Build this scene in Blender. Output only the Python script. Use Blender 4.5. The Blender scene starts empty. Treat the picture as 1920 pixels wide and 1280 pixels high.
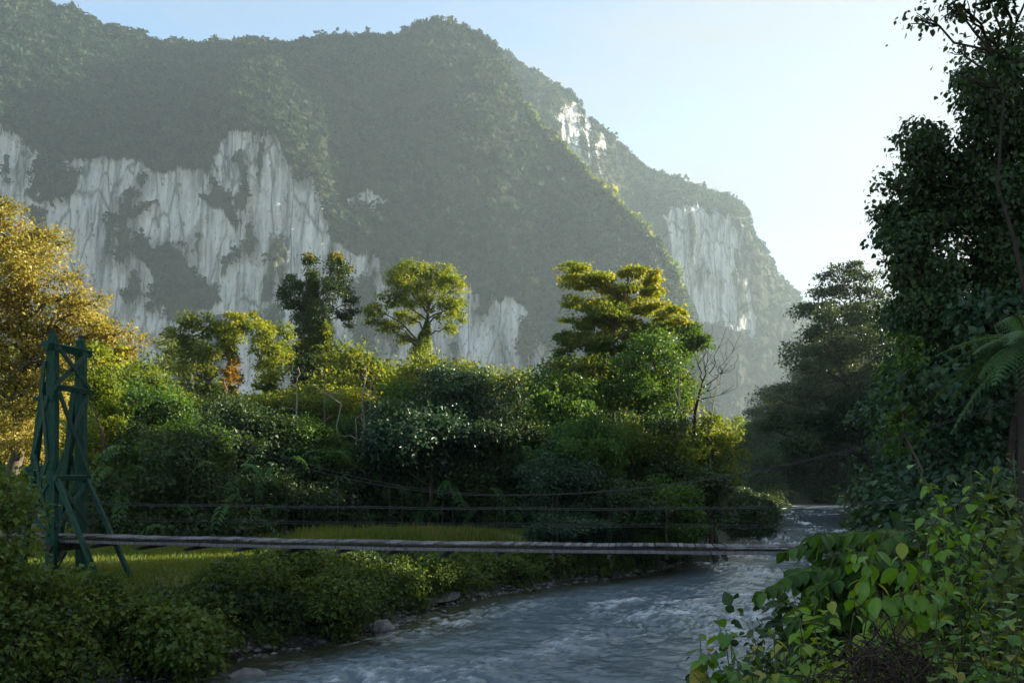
import bpy, math, random
import numpy as np
from mathutils import Vector

# ------------------------------------------------------------------ basics
RNG = np.random.default_rng(7)
random.seed(7)
scene = bpy.context.scene
COL = scene.collection
F, VH, CZ = 1600.0, 890.0, 6.0            # focal length and horizon of the 1920 px wide photograph, eye height
SUN_AZ, SUN_EL = 74.0, 16.0


def at(u, v, Y):
    return np.array([(u - 960.0) / F * Y, Y, CZ + (VH - v) / F * Y])


def X(u, Y):
    return (u - 960.0) / F * Y


def Z(v, Y):
    return CZ + (VH - v) / F * Y


def nrm(a):
    return a / np.maximum(np.linalg.norm(a, axis=-1, keepdims=True), 1e-9)


def sstep(a, b, x):
    t = np.clip((x - a) / (b - a), 0, 1)
    return t * t * (3 - 2 * t)


def _hash(i, j, k):
    h = (i.astype(np.int64) * 374761393 + j.astype(np.int64) * 668265263 + k.astype(np.int64) * 2147483647) & 0x7FFFFFFF
    h = ((h ^ (h >> 13)) * 1274126177) & 0x7FFFFFFF
    h = ((h ^ (h >> 16)) * 1103515245 + 12345) & 0x7FFFFFFF
    return ((h >> 8) & 0xFFFF) / 65535.0


def vnoise(x, y, z=0.0):
    x, y, z = np.broadcast_arrays(np.asarray(x, float), np.asarray(y, float), np.asarray(z, float))
    i, j, k = np.floor(x), np.floor(y), np.floor(z)
    fx, fy, fz = x - i, y - j, z - k
    fx, fy, fz = fx * fx * (3 - 2 * fx), fy * fy * (3 - 2 * fy), fz * fz * (3 - 2 * fz)
    r = 0
    for a in (0, 1):
        for b in (0, 1):
            for c in (0, 1):
                w = (fx if a else 1 - fx) * (fy if b else 1 - fy) * (fz if c else 1 - fz)
                r = r + w * _hash(i + a, j + b, k + c)
    return r


def fbm(x, y, z=0.0, o=4):
    r, a, t = 0, 0.5, 0
    for q in range(o):
        r = r + a * vnoise(x * 2 ** q + 17.3 * q, y * 2 ** q - 9.1 * q, z * 2 ** q + 3.7 * q)
        t += a
        a *= 0.5
    return r / t


def worley(x, y):
    i, j = np.floor(x), np.floor(y)
    best = np.full(x.shape, 9.0)
    ids = np.zeros(x.shape)
    for a in (-1, 0, 1):
        for b in (-1, 0, 1):
            ci, cj = i + a, j + b
            px = ci + 0.1 + 0.8 * _hash(ci, cj, ci * 0)
            py = cj + 0.1 + 0.8 * _hash(ci, cj, ci * 0 + 5)
            d = np.hypot(x - px, y - py)
            m = d < best
            best = np.where(m, d, best)
            ids = np.where(m, _hash(ci, cj, ci * 0 + 9), ids)
    return best, ids


# ------------------------------------------------------------------ mesh making
class Buf:
    def __init__(s):
        s.V, s.F, s.T, s.n = [], [], [], 0

    def add(s, V, faces, tint=None):
        V = np.asarray(V, float)
        s.V.append(V)
        for f in faces:
            f = np.asarray(f, int)
            if len(f):
                s.F.append(f + s.n)
        s.T.append(np.full(len(V), 0.5) if tint is None else np.asarray(tint, float))
        s.n += len(V)

    def build(s, name, mat, parent=None, smooth=False, attrs=None):
        V = np.concatenate(s.V)
        T = np.concatenate(s.T)
        me = bpy.data.meshes.new(name)
        me.vertices.add(len(V))
        me.vertices.foreach_set("co", V.astype(np.float32).ravel())
        loops = np.concatenate([f.ravel() for f in s.F])
        sizes = np.concatenate([np.full(len(f), f.shape[1]) for f in s.F])
        starts = np.concatenate([[0], np.cumsum(sizes)[:-1]])
        me.loops.add(len(loops))
        me.loops.foreach_set("vertex_index", loops.astype(np.int32))
        me.polygons.add(len(sizes))
        me.polygons.foreach_set("loop_start", starts.astype(np.int32))
        me.polygons.foreach_set("loop_total", sizes.astype(np.int32))
        me.polygons.foreach_set("use_smooth", np.full(len(sizes), bool(smooth)))
        a = me.attributes.new("tint", "FLOAT", "POINT")
        a.data.foreach_set("value", T.astype(np.float32))
        for k, v in (attrs or {}).items():
            a = me.attributes.new(k, "FLOAT", "POINT")
            a.data.foreach_set("value", np.asarray(v, dtype=np.float32))
        me.update(calc_edges=True)
        me.materials.append(mat)
        o = bpy.data.objects.new(name, me)
        COL.objects.link(o)
        if parent is not None:
            o.parent = parent
        return o


def tag(o, label=None, cat=None, group=None, kind=None):
    if label:
        o["label"] = label
    if cat:
        o["category"] = cat
    if group:
        o["group"] = group
    if kind:
        o["kind"] = kind
    return o


def empty(name, loc, label, cat, group=None):
    o = bpy.data.objects.new(name, None)
    COL.objects.link(o)
    o.location = [float(c) for c in loc]
    o.empty_display_size = 0.3
    return tag(o, label, cat, group)


def copy_thing(root, loc, rot, scale, label, group=None):
    r = root.copy()
    COL.objects.link(r)
    r.location = [float(c) for c in loc]
    r.rotation_euler = (0, 0, rot)
    r.scale = scale if hasattr(scale, "__len__") else (scale,) * 3
    r["label"] = label
    if group:
        r["group"] = group
    elif "group" in r:
        del r["group"]
    for ch in list(root.children):
        c = ch.copy()
        COL.objects.link(c)
        c.parent = r
    return r


def tube(buf, P, R, sides=6, tint=0.5, cap=True):
    P = np.asarray(P, float)
    R = np.broadcast_to(np.asarray(R, float), (len(P),))
    d = nrm(np.gradient(P, axis=0))
    ref = np.array([0.0, 0.0, 1.0]) if abs(d[0][2]) < 0.9 else np.array([1.0, 0.0, 0.0])
    rings = []
    ang = np.arange(sides) / sides * 2 * np.pi
    for p, t, r in zip(P, d, R):
        a = np.cross(t, ref)
        if np.linalg.norm(a) < 1e-6:
            a = np.cross(t, [0.3, 1, 0.2])
        a = a / np.linalg.norm(a)
        b = np.cross(t, a)
        ref = np.cross(a, t) if np.linalg.norm(np.cross(a, t)) > 1e-6 else ref
        rings.append(p + r * (np.cos(ang)[:, None] * a + np.sin(ang)[:, None] * b))
    V = np.concatenate(rings)
    q = []
    for i in range(len(P) - 1):
        for k in range(sides):
            k2 = (k + 1) % sides
            q.append((i * sides + k, i * sides + k2, (i + 1) * sides + k2, (i + 1) * sides + k))
    fs = [np.array(q)]
    if cap:
        fs.append(np.array([list(range(sides))[::-1], [(len(P) - 1) * sides + k for k in range(sides)]]))
    buf.add(V, fs, np.full(len(V), tint))


def beam(buf, a, b, w, h, up=(0, 0, 1), tint=0.5, bev=0.012):
    """a squared timber from a to b with chamfered edges"""
    a, b = np.asarray(a, float), np.asarray(b, float)
    d = (b - a) / np.linalg.norm(b - a)
    s = np.cross(d, up)
    if np.linalg.norm(s) < 1e-3:
        s = np.cross(d, (0, 1, 0))
    s /= np.linalg.norm(s)
    t = np.cross(s, d)
    w, h = w / 2, h / 2
    pr = [(-w + bev, -h), (w - bev, -h), (w, -h + bev), (w, h - bev), (w - bev, h), (-w + bev, h), (-w, h - bev), (-w, -h + bev)]
    n = max(2, int(np.linalg.norm(b - a) / 0.5) + 1)
    L = np.linspace(0, 1, n)
    V = []
    for l in L:
        c = a + (b - a) * l + (RNG.normal(0, 0.004, 3) if 0 < l < 1 else 0)
        for x, y in pr:
            V.append(c + s * x + t * y)
    q = [(i * 8 + k, i * 8 + (k + 1) % 8, (i + 1) * 8 + (k + 1) % 8, (i + 1) * 8 + k) for i in range(n - 1) for k in range(8)]
    buf.add(np.array(V), [np.array(q), np.array([list(range(8))[::-1], [(n - 1) * 8 + k for k in range(8)]])], np.full(len(V), tint))


# leaf templates: x along the leaf, y across, z up
KITE = (np.array([[0, 0, 0], [0.45, 0.5, 0.1], [1, 0, -0.12], [0.45, -0.5, 0.1]]), [np.array([[0, 1, 2, 3]])])


def leaf_template(ws, xs, fold=0.18, droop=0.25, tipx=1.0):
    V = [[0, 0, 0]]
    for x, w in zip(xs, ws):
        dz = -droop * x * x
        V += [[x, w, dz + fold * w], [x, 0, dz], [x, -w, dz + fold * w]]
    V.append([tipx, 0, -droop * tipx ** 2])
    tri = [[0, 2, 1], [0, 3, 2]]
    quad = []
    n = len(xs)
    for i in range(n - 1):
        a, b = 1 + 3 * i, 4 + 3 * i
        quad += [[a, a + 1, b + 1, b], [a + 1, a + 2, b + 2, b + 1]]
    a = 1 + 3 * (n - 1)
    t = len(V) - 1
    tri += [[a, a + 1, t], [a + 1, a + 2, t]]
    return np.array(V, float), [np.array(tri), np.array(quad)]


LEAF = leaf_template([0.30, 0.36, 0.20], [0.22, 0.48, 0.78], 0.25, 0.22)            # ovate, drawn-out tip
LANCE = leaf_template([0.13, 0.16, 0.09], [0.2, 0.5, 0.8], 0.3, 0.3)                 # narrow
HEART = leaf_template([0.40, 0.48, 0.34, 0.12], [0.02, 0.3, 0.6, 0.86], 0.2, 0.18)   # heart-shaped
HEART[0][1][0] -= 0.10
HEART[0][3][0] -= 0.10
BROAD = leaf_template([0.22, 0.34, 0.32, 0.14], [0.15, 0.4, 0.65, 0.88], 0.22, 0.3)


def put_leaves(buf, tmpl, pos, axis, normal, length, width=1.0, tint=None):
    """one leaf of the template at each pos; axis = direction of the leaf, normal = its upper side"""
    TV, TF = tmpl
    N = len(pos)
    a = nrm(axis)
    n = nrm(normal - (normal * a).sum(1, keepdims=True) * a)
    b = np.cross(n, a)
    length = np.broadcast_to(np.asarray(length, float), (N,))
    width = np.broadcast_to(np.asarray(width, float), (N,))
    V = (pos[:, None, :] + length[:, None, None] * (TV[None, :, 0:1] * a[:, None, :] + TV[None, :, 1:2] * width[:, None, None] * b[:, None, :]
         + TV[None, :, 2:3] * n[:, None, :]))
    k = len(TV)
    off = (np.arange(N) * k)[:, None, None]
    faces = [(f[None] + off).reshape(-1, f.shape[1]) for f in TF]
    t = RNG.random(N) if tint is None else tint
    rib = np.where(np.abs(TV[:, 1]) < 1e-6, 0.10, -0.05) if k > 4 else np.zeros(k)
    buf.add(V.reshape(-1, 3), faces, np.clip(np.repeat(t, k) + np.tile(rib, N), 0, 1))


def clump_leaves(buf, clumps, leaf, lai=1.6, sub=1.0, droop=0.35, tmpl=KITE, width=0.75, upper=0.25, tight=0.30, updir=0.5, flat=0.6, shoots=0.12):
    """leafy sprays on the shells of ellipsoidal clumps (cx,cy,cz,rx,ry,rz); returns the spray centres per clump"""
    subs_all = []
    for c in clumps:
        c = np.asarray(c, float)
        r = c[3:6]
        area = 4 * np.pi * ((r[0] * r[1]) ** 1.6 / 3 + (r[0] * r[2]) ** 1.6 / 3 + (r[1] * r[2]) ** 1.6 / 3) ** (1 / 1.6)
        K = max(6, int(area / (sub * sub * 1.9)))
        d = nrm(RNG.normal(size=(K, 3)) + np.array([0, 0, upper]))
        rad = RNG.uniform(0.5, 1.06, (K, 1)) ** 0.6
        rad = np.where(RNG.random((K, 1)) < shoots, rad * RNG.uniform(1.1, 1.38, (K, 1)), rad)
        sc = c[:3] + d * r * rad
        subs_all.append(sc)
        n = max(20, int(area * lai / (leaf * leaf * width * 0.5)))
        w = RNG.random(K) ** 1.4 + 0.12
        idx = RNG.choice(K, n, p=w / w.sum())
        sr = tight * sub * 2.0 * (0.6 + 0.8 * RNG.random(K))
        off = np.clip(RNG.normal(size=(n, 3)), -1.9, 1.9) * sr[idx][:, None] * np.array([1, 1, flat])
        pos = sc[idx] + off
        od = nrm(off / np.maximum(sr[idx][:, None], 1e-6) * 0.6 + d[idx] + 0.001)
        nor = nrm(0.6 * od + np.array([0, 0, updir]) + RNG.normal(size=(n, 3)) * 0.45)
        ax = nrm(od * 0.8 + RNG.normal(size=(n, 3)) * 0.7 - np.array([0, 0, droop]))
        t = np.clip(0.5 + (RNG.random(K)[idx] - 0.5) * 0.6 + (RNG.random(n) - 0.5) * 0.55, 0, 1)
        put_leaves(buf, tmpl, pos, ax, nor, leaf * RNG.uniform(0.5, 1.45, n), width * RNG.uniform(0.75, 1.2, n), t)
    return subs_all


def bough(a, b, k=6, sag=0.0, wig=0.06):
    a, b = np.asarray(a, float), np.asarray(b, float)
    t = np.linspace(0, 1, k)[:, None]
    L = np.linalg.norm(b - a)
    P = a + (b - a) * t
    P[:, 2] += np.sin(t[:, 0] * np.pi) * sag * L
    w = RNG.normal(size=(k, 3)) * wig * L
    w[0] = 0
    w[-1] = 0
    return P + w


# ------------------------------------------------------------------ materials
def new_mat(name):
    m = bpy.data.materials.new(name)
    m.use_nodes = True
    nt = m.node_tree
    nt.nodes.clear()
    out = nt.nodes.new("ShaderNodeOutputMaterial")
    return m, nt, out


def N(nt, t, **kw):
    n = nt.nodes.new(t)
    for k, v in kw.items():
        if k.startswith("i_"):
            key = k[2:]
            key = int(key) if key.isdigit() else key.replace("_", " ")
            n.inputs[key].default_value = v
        else:
            setattr(n, k, v)
    return n


def ramp(nt, fac, stops):
    r = nt.nodes.new("ShaderNodeValToRGB")
    el = r.color_ramp.elements
    el[0].position, el[0].color = stops[0][0], (*stops[0][1], 1)
    el[1].position, el[1].color = stops[-1][0], (*stops[-1][1], 1)
    for p, c in stops[1:-1]:
        e = el.new(p)
        e.color = (*c, 1)
    nt.links.new(fac, r.inputs[0])
    return r.outputs[0]


def mth(nt, op, a, b=None, clamp=False):
    n = nt.nodes.new("ShaderNodeMath")
    n.operation = op
    n.use_clamp = clamp
    for i, v in enumerate((a, b)):
        if v is None:
            continue
        if isinstance(v, (int, float)):
            n.inputs[i].default_value = v
        else:
            nt.links.new(v, n.inputs[i])
    return n.outputs[0]


def mix(nt, fac, a, b):
    n = nt.nodes.new("ShaderNodeMix")
    n.data_type = "RGBA"
    for sock, v in ((n.inputs[0], fac), (n.inputs[6], a), (n.inputs[7], b)):
        if isinstance(v, (int, float)):
            sock.default_value = v
        elif isinstance(v, tuple):
            sock.default_value = (*v, 1) if len(v) == 3 else v
        else:
            nt.links.new(v, sock)
    return n.outputs[2]


def noise(nt, scale, detail=4, rough=0.55, vec=None, dist=0.0):
    n = nt.nodes.new("ShaderNodeTexNoise")
    n.inputs["Scale"].default_value = scale
    n.inputs["Detail"].default_value = detail
    n.inputs["Roughness"].default_value = rough
    n.inputs["Distortion"].default_value = dist
    if vec is not None:
        nt.links.new(vec, n.inputs["Vector"])
    return n.outputs["Fac"]


def coords(nt, scale=(1, 1, 1), kind="Object"):
    c = nt.nodes.new("ShaderNodeTexCoord")
    m = nt.nodes.new("ShaderNodeMapping")
    m.inputs["Scale"].default_value = scale
    nt.links.new(c.outputs[kind], m.inputs[0])
    return m.outputs[0]


def foliage(name, cols, trans=0.4, transcol=1.6, gloss=0.25, rough=0.45, mottle=0.0):
    """leaves: colours picked leaf by leaf, light comes through them"""
    m, nt, out = new_mat(name)
    at_ = N(nt, "ShaderNodeAttribute", attribute_name="tint")
    oi = N(nt, "ShaderNodeObjectInfo")
    f = mth(nt, "ADD", at_.outputs["Fac"], mth(nt, "MULTIPLY", mth(nt, "SUBTRACT", oi.outputs["Random"], 0.5), 0.25), True)
    if mottle:
        mn = noise(nt, 38.0, 5, 0.7, coords(nt))
        f = mth(nt, "ADD", f, mth(nt, "MULTIPLY", mth(nt, "SUBTRACT", mn, 0.5), mottle), True)
    st = [(i / (len(cols) - 1), c) for i, c in enumerate(cols)]
    c = ramp(nt, f, st)
    p = N(nt, "ShaderNodeBsdfPrincipled", i_Roughness=rough)
    p.inputs["Specular IOR Level"].default_value = gloss
    nt.links.new(c, p.inputs["Base Color"])
    tr = N(nt, "ShaderNodeBsdfTranslucent")
    hs = N(nt, "ShaderNodeMix", data_type="RGBA", blend_type="MULTIPLY")
    hs.inputs[0].default_value = 1.0
    nt.links.new(c, hs.inputs[6])
    hs.inputs[7].default_value = (1.25 * transcol, 1.05 * transcol, 0.45 * transcol, 1)
    nt.links.new(hs.outputs[2], tr.inputs["Color"])
    mx = N(nt, "ShaderNodeMixShader", i_0=trans)
    nt.links.new(p.outputs[0], mx.inputs[1])
    nt.links.new(tr.outputs[0], mx.inputs[2])
    nt.links.new(mx.outputs[0], out.inputs[0])
    return m


def plain(name, cols, scale, rough=0.8, vec=(1, 1, 1), bump=0.3, spec=0.3, detail=6, bdist=0.02):
    m, nt, out = new_mat(name)
    v = coords(nt, vec)
    n = noise(nt, scale, detail, 0.6, v)
    at_ = N(nt, "ShaderNodeAttribute", attribute_name="tint")
    f = mth(nt, "ADD", n, mth(nt, "MULTIPLY", mth(nt, "SUBTRACT", at_.outputs["Fac"], 0.5), 0.5), True)
    c = ramp(nt, f, [(0.25 + 0.5 * i / (len(cols) - 1), q) for i, q in enumerate(cols)])
    p = N(nt, "ShaderNodeBsdfPrincipled", i_Roughness=rough)
    p.inputs["Specular IOR Level"].default_value = spec
    nt.links.new(c, p.inputs["Base Color"])
    if bump:
        b = N(nt, "ShaderNodeBump", i_Strength=bump, i_Distance=bdist)
        nt.links.new(n, b.inputs["Height"])
        nt.links.new(b.outputs[0], p.inputs["Normal"])
    nt.links.new(p.outputs[0], out.inputs[0])
    return m


M = {}
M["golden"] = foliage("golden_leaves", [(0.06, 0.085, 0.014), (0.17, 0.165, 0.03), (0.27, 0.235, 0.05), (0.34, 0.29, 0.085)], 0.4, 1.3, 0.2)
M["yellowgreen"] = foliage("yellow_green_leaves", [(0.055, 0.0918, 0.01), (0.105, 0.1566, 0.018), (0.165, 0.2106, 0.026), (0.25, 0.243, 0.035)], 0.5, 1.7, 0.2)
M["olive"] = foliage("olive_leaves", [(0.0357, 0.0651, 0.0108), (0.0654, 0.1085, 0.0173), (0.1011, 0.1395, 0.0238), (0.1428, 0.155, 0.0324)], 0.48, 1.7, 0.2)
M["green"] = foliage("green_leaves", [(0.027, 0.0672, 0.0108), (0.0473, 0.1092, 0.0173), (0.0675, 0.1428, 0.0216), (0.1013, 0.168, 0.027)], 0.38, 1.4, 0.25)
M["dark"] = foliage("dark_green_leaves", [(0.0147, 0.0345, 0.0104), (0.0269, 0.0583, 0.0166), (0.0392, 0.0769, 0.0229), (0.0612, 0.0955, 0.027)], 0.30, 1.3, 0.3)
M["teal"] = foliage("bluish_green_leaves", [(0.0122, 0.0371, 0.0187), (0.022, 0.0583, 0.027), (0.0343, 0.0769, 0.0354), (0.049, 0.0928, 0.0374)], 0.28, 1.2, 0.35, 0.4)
M["lit_fringe"] = foliage("lit_fringe_leaves", [(0.09, 0.075, 0.014), (0.19, 0.13, 0.022), (0.29, 0.18, 0.035), (0.24, 0.17, 0.045)], 0.4, 1.4, 0.2)
M["scrub"] = foliage("bank_scrub_leaves", [(0.0352, 0.0694, 0.0129), (0.0665, 0.1142, 0.02), (0.0978, 0.151, 0.0257), (0.1368, 0.1795, 0.0315)], 0.36, 1.4, 0.25)
M["broad"] = foliage("broad_shrub_leaves", [(0.0743, 0.1658, 0.0174), (0.1074, 0.234, 0.0218), (0.1654, 0.273, 0.024), (0.2811, 0.2243, 0.0382)], 0.36, 1.5, 0.35, 0.38, 0.9)
M["heart"] = foliage("heart_shaped_leaves", [(0.055, 0.1379, 0.0213), (0.0899, 0.199, 0.0266), (0.1447, 0.252, 0.0293), (0.3245, 0.2254, 0.0399)], 0.34, 1.5, 0.35, 0.38, 0.8)
M["fern"] = foliage("fern_fronds", [(0.0386, 0.0952, 0.0296), (0.0535, 0.128, 0.0386), (0.0713, 0.1542, 0.0432), (0.0891, 0.1723, 0.0409)], 0.3, 1.3, 0.25)
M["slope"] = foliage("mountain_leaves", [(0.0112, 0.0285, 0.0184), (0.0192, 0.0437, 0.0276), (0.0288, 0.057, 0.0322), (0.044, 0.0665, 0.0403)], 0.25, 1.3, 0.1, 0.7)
M["grass"] = foliage("meadow_grass", [(0.0656, 0.113, 0.0168), (0.1021, 0.153, 0.024), (0.1386, 0.1729, 0.0288), (0.1895, 0.1662, 0.042)], 0.35, 1.4, 0.2)
M["bark"] = plain("bark", [(0.035, 0.026, 0.018), (0.075, 0.058, 0.040), (0.12, 0.10, 0.075)], 6, 0.9, (1, 1, 0.25), 0.6)
M["palebark"] = plain("pale_bark", [(0.10, 0.085, 0.06), (0.20, 0.17, 0.13), (0.30, 0.26, 0.20)], 5, 0.85, (1, 1, 0.3), 0.4)
M["darkbark"] = plain("dark_bark", [(0.014, 0.011, 0.009), (0.030, 0.024, 0.018), (0.05, 0.04, 0.03)], 6, 0.9, (1, 1, 0.3), 0.5)
M["stem"] = plain("green_stem", [(0.035, 0.045, 0.015), (0.06, 0.07, 0.025), (0.09, 0.075, 0.035)], 12, 0.6, (1, 1, 0.4), 0.2)
M["rock"] = plain("river_rock", [(0.05, 0.048, 0.045), (0.13, 0.125, 0.12), (0.24, 0.235, 0.23)], 3.0, 0.7, (1, 1, 1), 0.7, 0.4, 8, 0.05)
M["paint"] = plain("worn_green_paint", [(0.002, 0.024, 0.015), (0.003, 0.040, 0.025), (0.006, 0.052, 0.033), (0.03, 0.06, 0.045), (0.075, 0.06, 0.04)], 5, 0.65, (3, 3, 0.6), 0.5, 0.2, 8)
M["plank"] = plain("weathered_planks", [(0.06, 0.056, 0.062), (0.13, 0.122, 0.132), (0.22, 0.21, 0.22)], 3, 0.8, (6, 1, 1), 0.4, 0.3, 8)
M["bearer"] = plain("dark_wet_timber", [(0.012, 0.011, 0.010), (0.03, 0.026, 0.022), (0.06, 0.05, 0.045)], 5, 0.8, (1, 1, 1), 0.4)
M["cable"] = plain("steel_cable", [(0.02, 0.02, 0.02), (0.04, 0.04, 0.038), (0.07, 0.07, 0.065)], 8, 0.5, (1, 1, 1), 0)
M["litter"] = plain("dead_twigs", [(0.012, 0.008, 0.007), (0.028, 0.018, 0.014), (0.055, 0.036, 0.027)], 8, 0.9, (1, 1, 1), 0.2)


def ground_mat():
    m, nt, out = new_mat("ground_soil_and_turf")
    v = coords(nt)
    at_ = N(nt, "ShaderNodeAttribute", attribute_name="turf")
    wild = N(nt, "ShaderNodeAttribute", attribute_name="wild")
    n1, n2 = noise(nt, 0.35, 5, 0.6, v), noise(nt, 3.0, 5, 0.65, v)
    turf = ramp(nt, mth(nt, "ADD", mth(nt, "MULTIPLY", n1, 0.6), mth(nt, "MULTIPLY", n2, 0.4)), [(0.3, (0.07, 0.10, 0.02)), (0.5, (0.115, 0.14, 0.03)), (0.7, (0.17, 0.155, 0.05))])
    soil = ramp(nt, n2, [(0.3, (0.02, 0.017, 0.013)), (0.55, (0.045, 0.038, 0.028)), (0.75, (0.09, 0.08, 0.065))])
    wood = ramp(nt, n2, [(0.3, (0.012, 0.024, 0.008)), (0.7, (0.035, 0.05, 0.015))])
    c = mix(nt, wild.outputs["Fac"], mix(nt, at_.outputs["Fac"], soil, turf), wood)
    p = N(nt, "ShaderNodeBsdfPrincipled", i_Roughness=0.9)
    nt.links.new(c, p.inputs["Base Color"])
    b = N(nt, "ShaderNodeBump", i_Strength=0.6, i_Distance=0.08)
    nt.links.new(n2, b.inputs["Height"])
    nt.links.new(b.outputs[0], p.inputs["Normal"])
    nt.links.new(p.outputs[0], out.inputs[0])
    return m


def mountain_mat():
    m, nt, out = new_mat("forest_and_limestone")
    v = coords(nt)
    rk = N(nt, "ShaderNodeAttribute", attribute_name="rock")
    tn = N(nt, "ShaderNodeAttribute", attribute_name="tint")
    f1, f2 = noise(nt, 0.10, 6, 0.7, v), noise(nt, 0.012, 4, 0.6, v)
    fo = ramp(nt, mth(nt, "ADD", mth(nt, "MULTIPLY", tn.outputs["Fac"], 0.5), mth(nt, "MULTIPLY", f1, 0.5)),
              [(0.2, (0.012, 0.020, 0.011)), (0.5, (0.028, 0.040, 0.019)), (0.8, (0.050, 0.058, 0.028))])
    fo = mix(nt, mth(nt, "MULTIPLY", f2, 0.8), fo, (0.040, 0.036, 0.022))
    sv = coords(nt, (0.11, 0.03, 0.009))
    s1 = noise(nt, 1.0, 8, 0.68, sv, 0.3)
    s2 = noise(nt, 0.05, 6, 0.65, v, 0.4)
    rc = ramp(nt, s1, [(0.34, (0.06, 0.07, 0.075)), (0.42, (0.25, 0.265, 0.28)), (0.50, (0.48, 0.49, 0.50)), (0.64, (0.66, 0.67, 0.68))])
    rc = mix(nt, ramp(nt, s2, [(0.42, (0, 0, 0)), (0.72, (0.55, 0.55, 0.55))]), rc, (0.40, 0.37, 0.33))
    vo = nt.nodes.new("ShaderNodeTexVoronoi")
    vo.feature = "DISTANCE_TO_EDGE"
    vo.inputs["Scale"].default_value = 1.0
    wv = nt.nodes.new("ShaderNodeMixRGB")
    wv.inputs[0].default_value = 0.25
    wn_ = nt.nodes.new("ShaderNodeTexNoise")
    wn_.inputs["Scale"].default_value = 2.0
    nt.links.new(coords(nt, (0.045, 0.02, 0.010)), wv.inputs[1])
    nt.links.new(coords(nt, (0.045, 0.02, 0.010)), wn_.inputs["Vector"])
    nt.links.new(wn_.outputs["Color"], wv.inputs[2])
    nt.links.new(wv.outputs[0], vo.inputs["Vector"])
    crk = ramp(nt, vo.outputs["Distance"], [(0.0, (0.75, 0.75, 0.75)), (0.035, (0, 0, 0))])
    rc = mix(nt, crk, rc, (0.05, 0.055, 0.05))
    f3 = noise(nt, 0.22, 6, 0.75, coords(nt, (1, 1, 0.4)))
    spk = ramp(nt, f3, [(0.56, (0, 0, 0)), (0.63, (0.8, 0.8, 0.8))])
    rc = mix(nt, spk, rc, (0.045, 0.06, 0.04))
    c = mix(nt, rk.outputs["Fac"], fo, rc)
    p = N(nt, "ShaderNodeBsdfPrincipled", i_Roughness=0.9)
    p.inputs["Specular IOR Level"].default_value = 0.1
    nt.links.new(c, p.inputs["Base Color"])
    h = mth(nt, "ADD", mth(nt, "MULTIPLY", s1, 1.0), mth(nt, "MULTIPLY", f1, 0.6))
    b = N(nt, "ShaderNodeBump", i_Strength=0.9, i_Distance=6.0)
    nt.links.new(h, b.inputs["Height"])
    nt.links.new(b.outputs[0], p.inputs["Normal"])
    nt.links.new(p.outputs[0], out.inputs[0])
    return m


def water_mat():
    m, nt, out = new_mat("river_water")
    v = coords(nt)
    fo = N(nt, "ShaderNodeAttribute", attribute_name="foam")
    sh = N(nt, "ShaderNodeAttribute", attribute_name="shallow")
    n1 = noise(nt, 8.0, 6, 0.7, v, 0.5)
    base = mix(nt, sh.outputs["Fac"], (0.125, 0.160, 0.183), ramp(nt, n1, [(0.3, (0.022, 0.026, 0.012)), (0.7, (0.06, 0.058, 0.03))]))
    fn = noise(nt, 16.0, 6, 0.8, v, 0.8)
    ff = mth(nt, "MULTIPLY", fo.outputs["Fac"], ramp(nt, fn, [(0.34, (0, 0, 0)), (0.56, (1, 1, 1))]), True)
    p = N(nt, "ShaderNodeBsdfPrincipled", i_Roughness=0.06, i_IOR=1.33)
    nt.links.new(mix(nt, ff, base, (0.78, 0.81, 0.84)), p.inputs["Base Color"])
    nt.links.new(mth(nt, "ADD", mth(nt, "MULTIPLY", ff, 0.6), 0.06), p.inputs["Roughness"])
    b = N(nt, "ShaderNodeBump", i_Strength=0.35, i_Distance=0.05)
    nt.links.new(n1, b.inputs["Height"])
    nt.links.new(b.outputs[0], p.inputs["Normal"])
    nt.links.new(p.outputs[0], out.inputs[0])
    return m


# ------------------------------------------------------------------ terrain
SD = np.array([math.sin(math.radians(SUN_AZ)), math.cos(math.radians(SUN_AZ))])   # towards the sun, on the ground
SN = np.array([-SD[1], SD[0]])
RY = np.array([-60, -20, 0, 18.8, 24.6, 32.5, 40, 45.7, 51.9, 64, 91, 125, 150, 164, 176, 190, 230, 300, 500])
RL = np.array([-34, -22, -17.5, -13.0, -11.2, -5.6, -3.3, 1.1, 7.5, 14.2, 24.5, 36, 43.5, 49, 66, 105, 190, 300, 500])
RR = np.array([-24, -13, -4.6, 5.5, 9.8, 15.5, 19.5, 22.5, 26, 31, 41, 51, 62, 78, 105, 140, 225, 340, 550])


def river_l(y):
    return np.interp(y, RY, RL) + 0.8 * (fbm(y * 0.22, y * 0 + 3.3, 0, 3) - 0.5)


def river_r(y):
    return np.interp(y, RY, RR)


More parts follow.
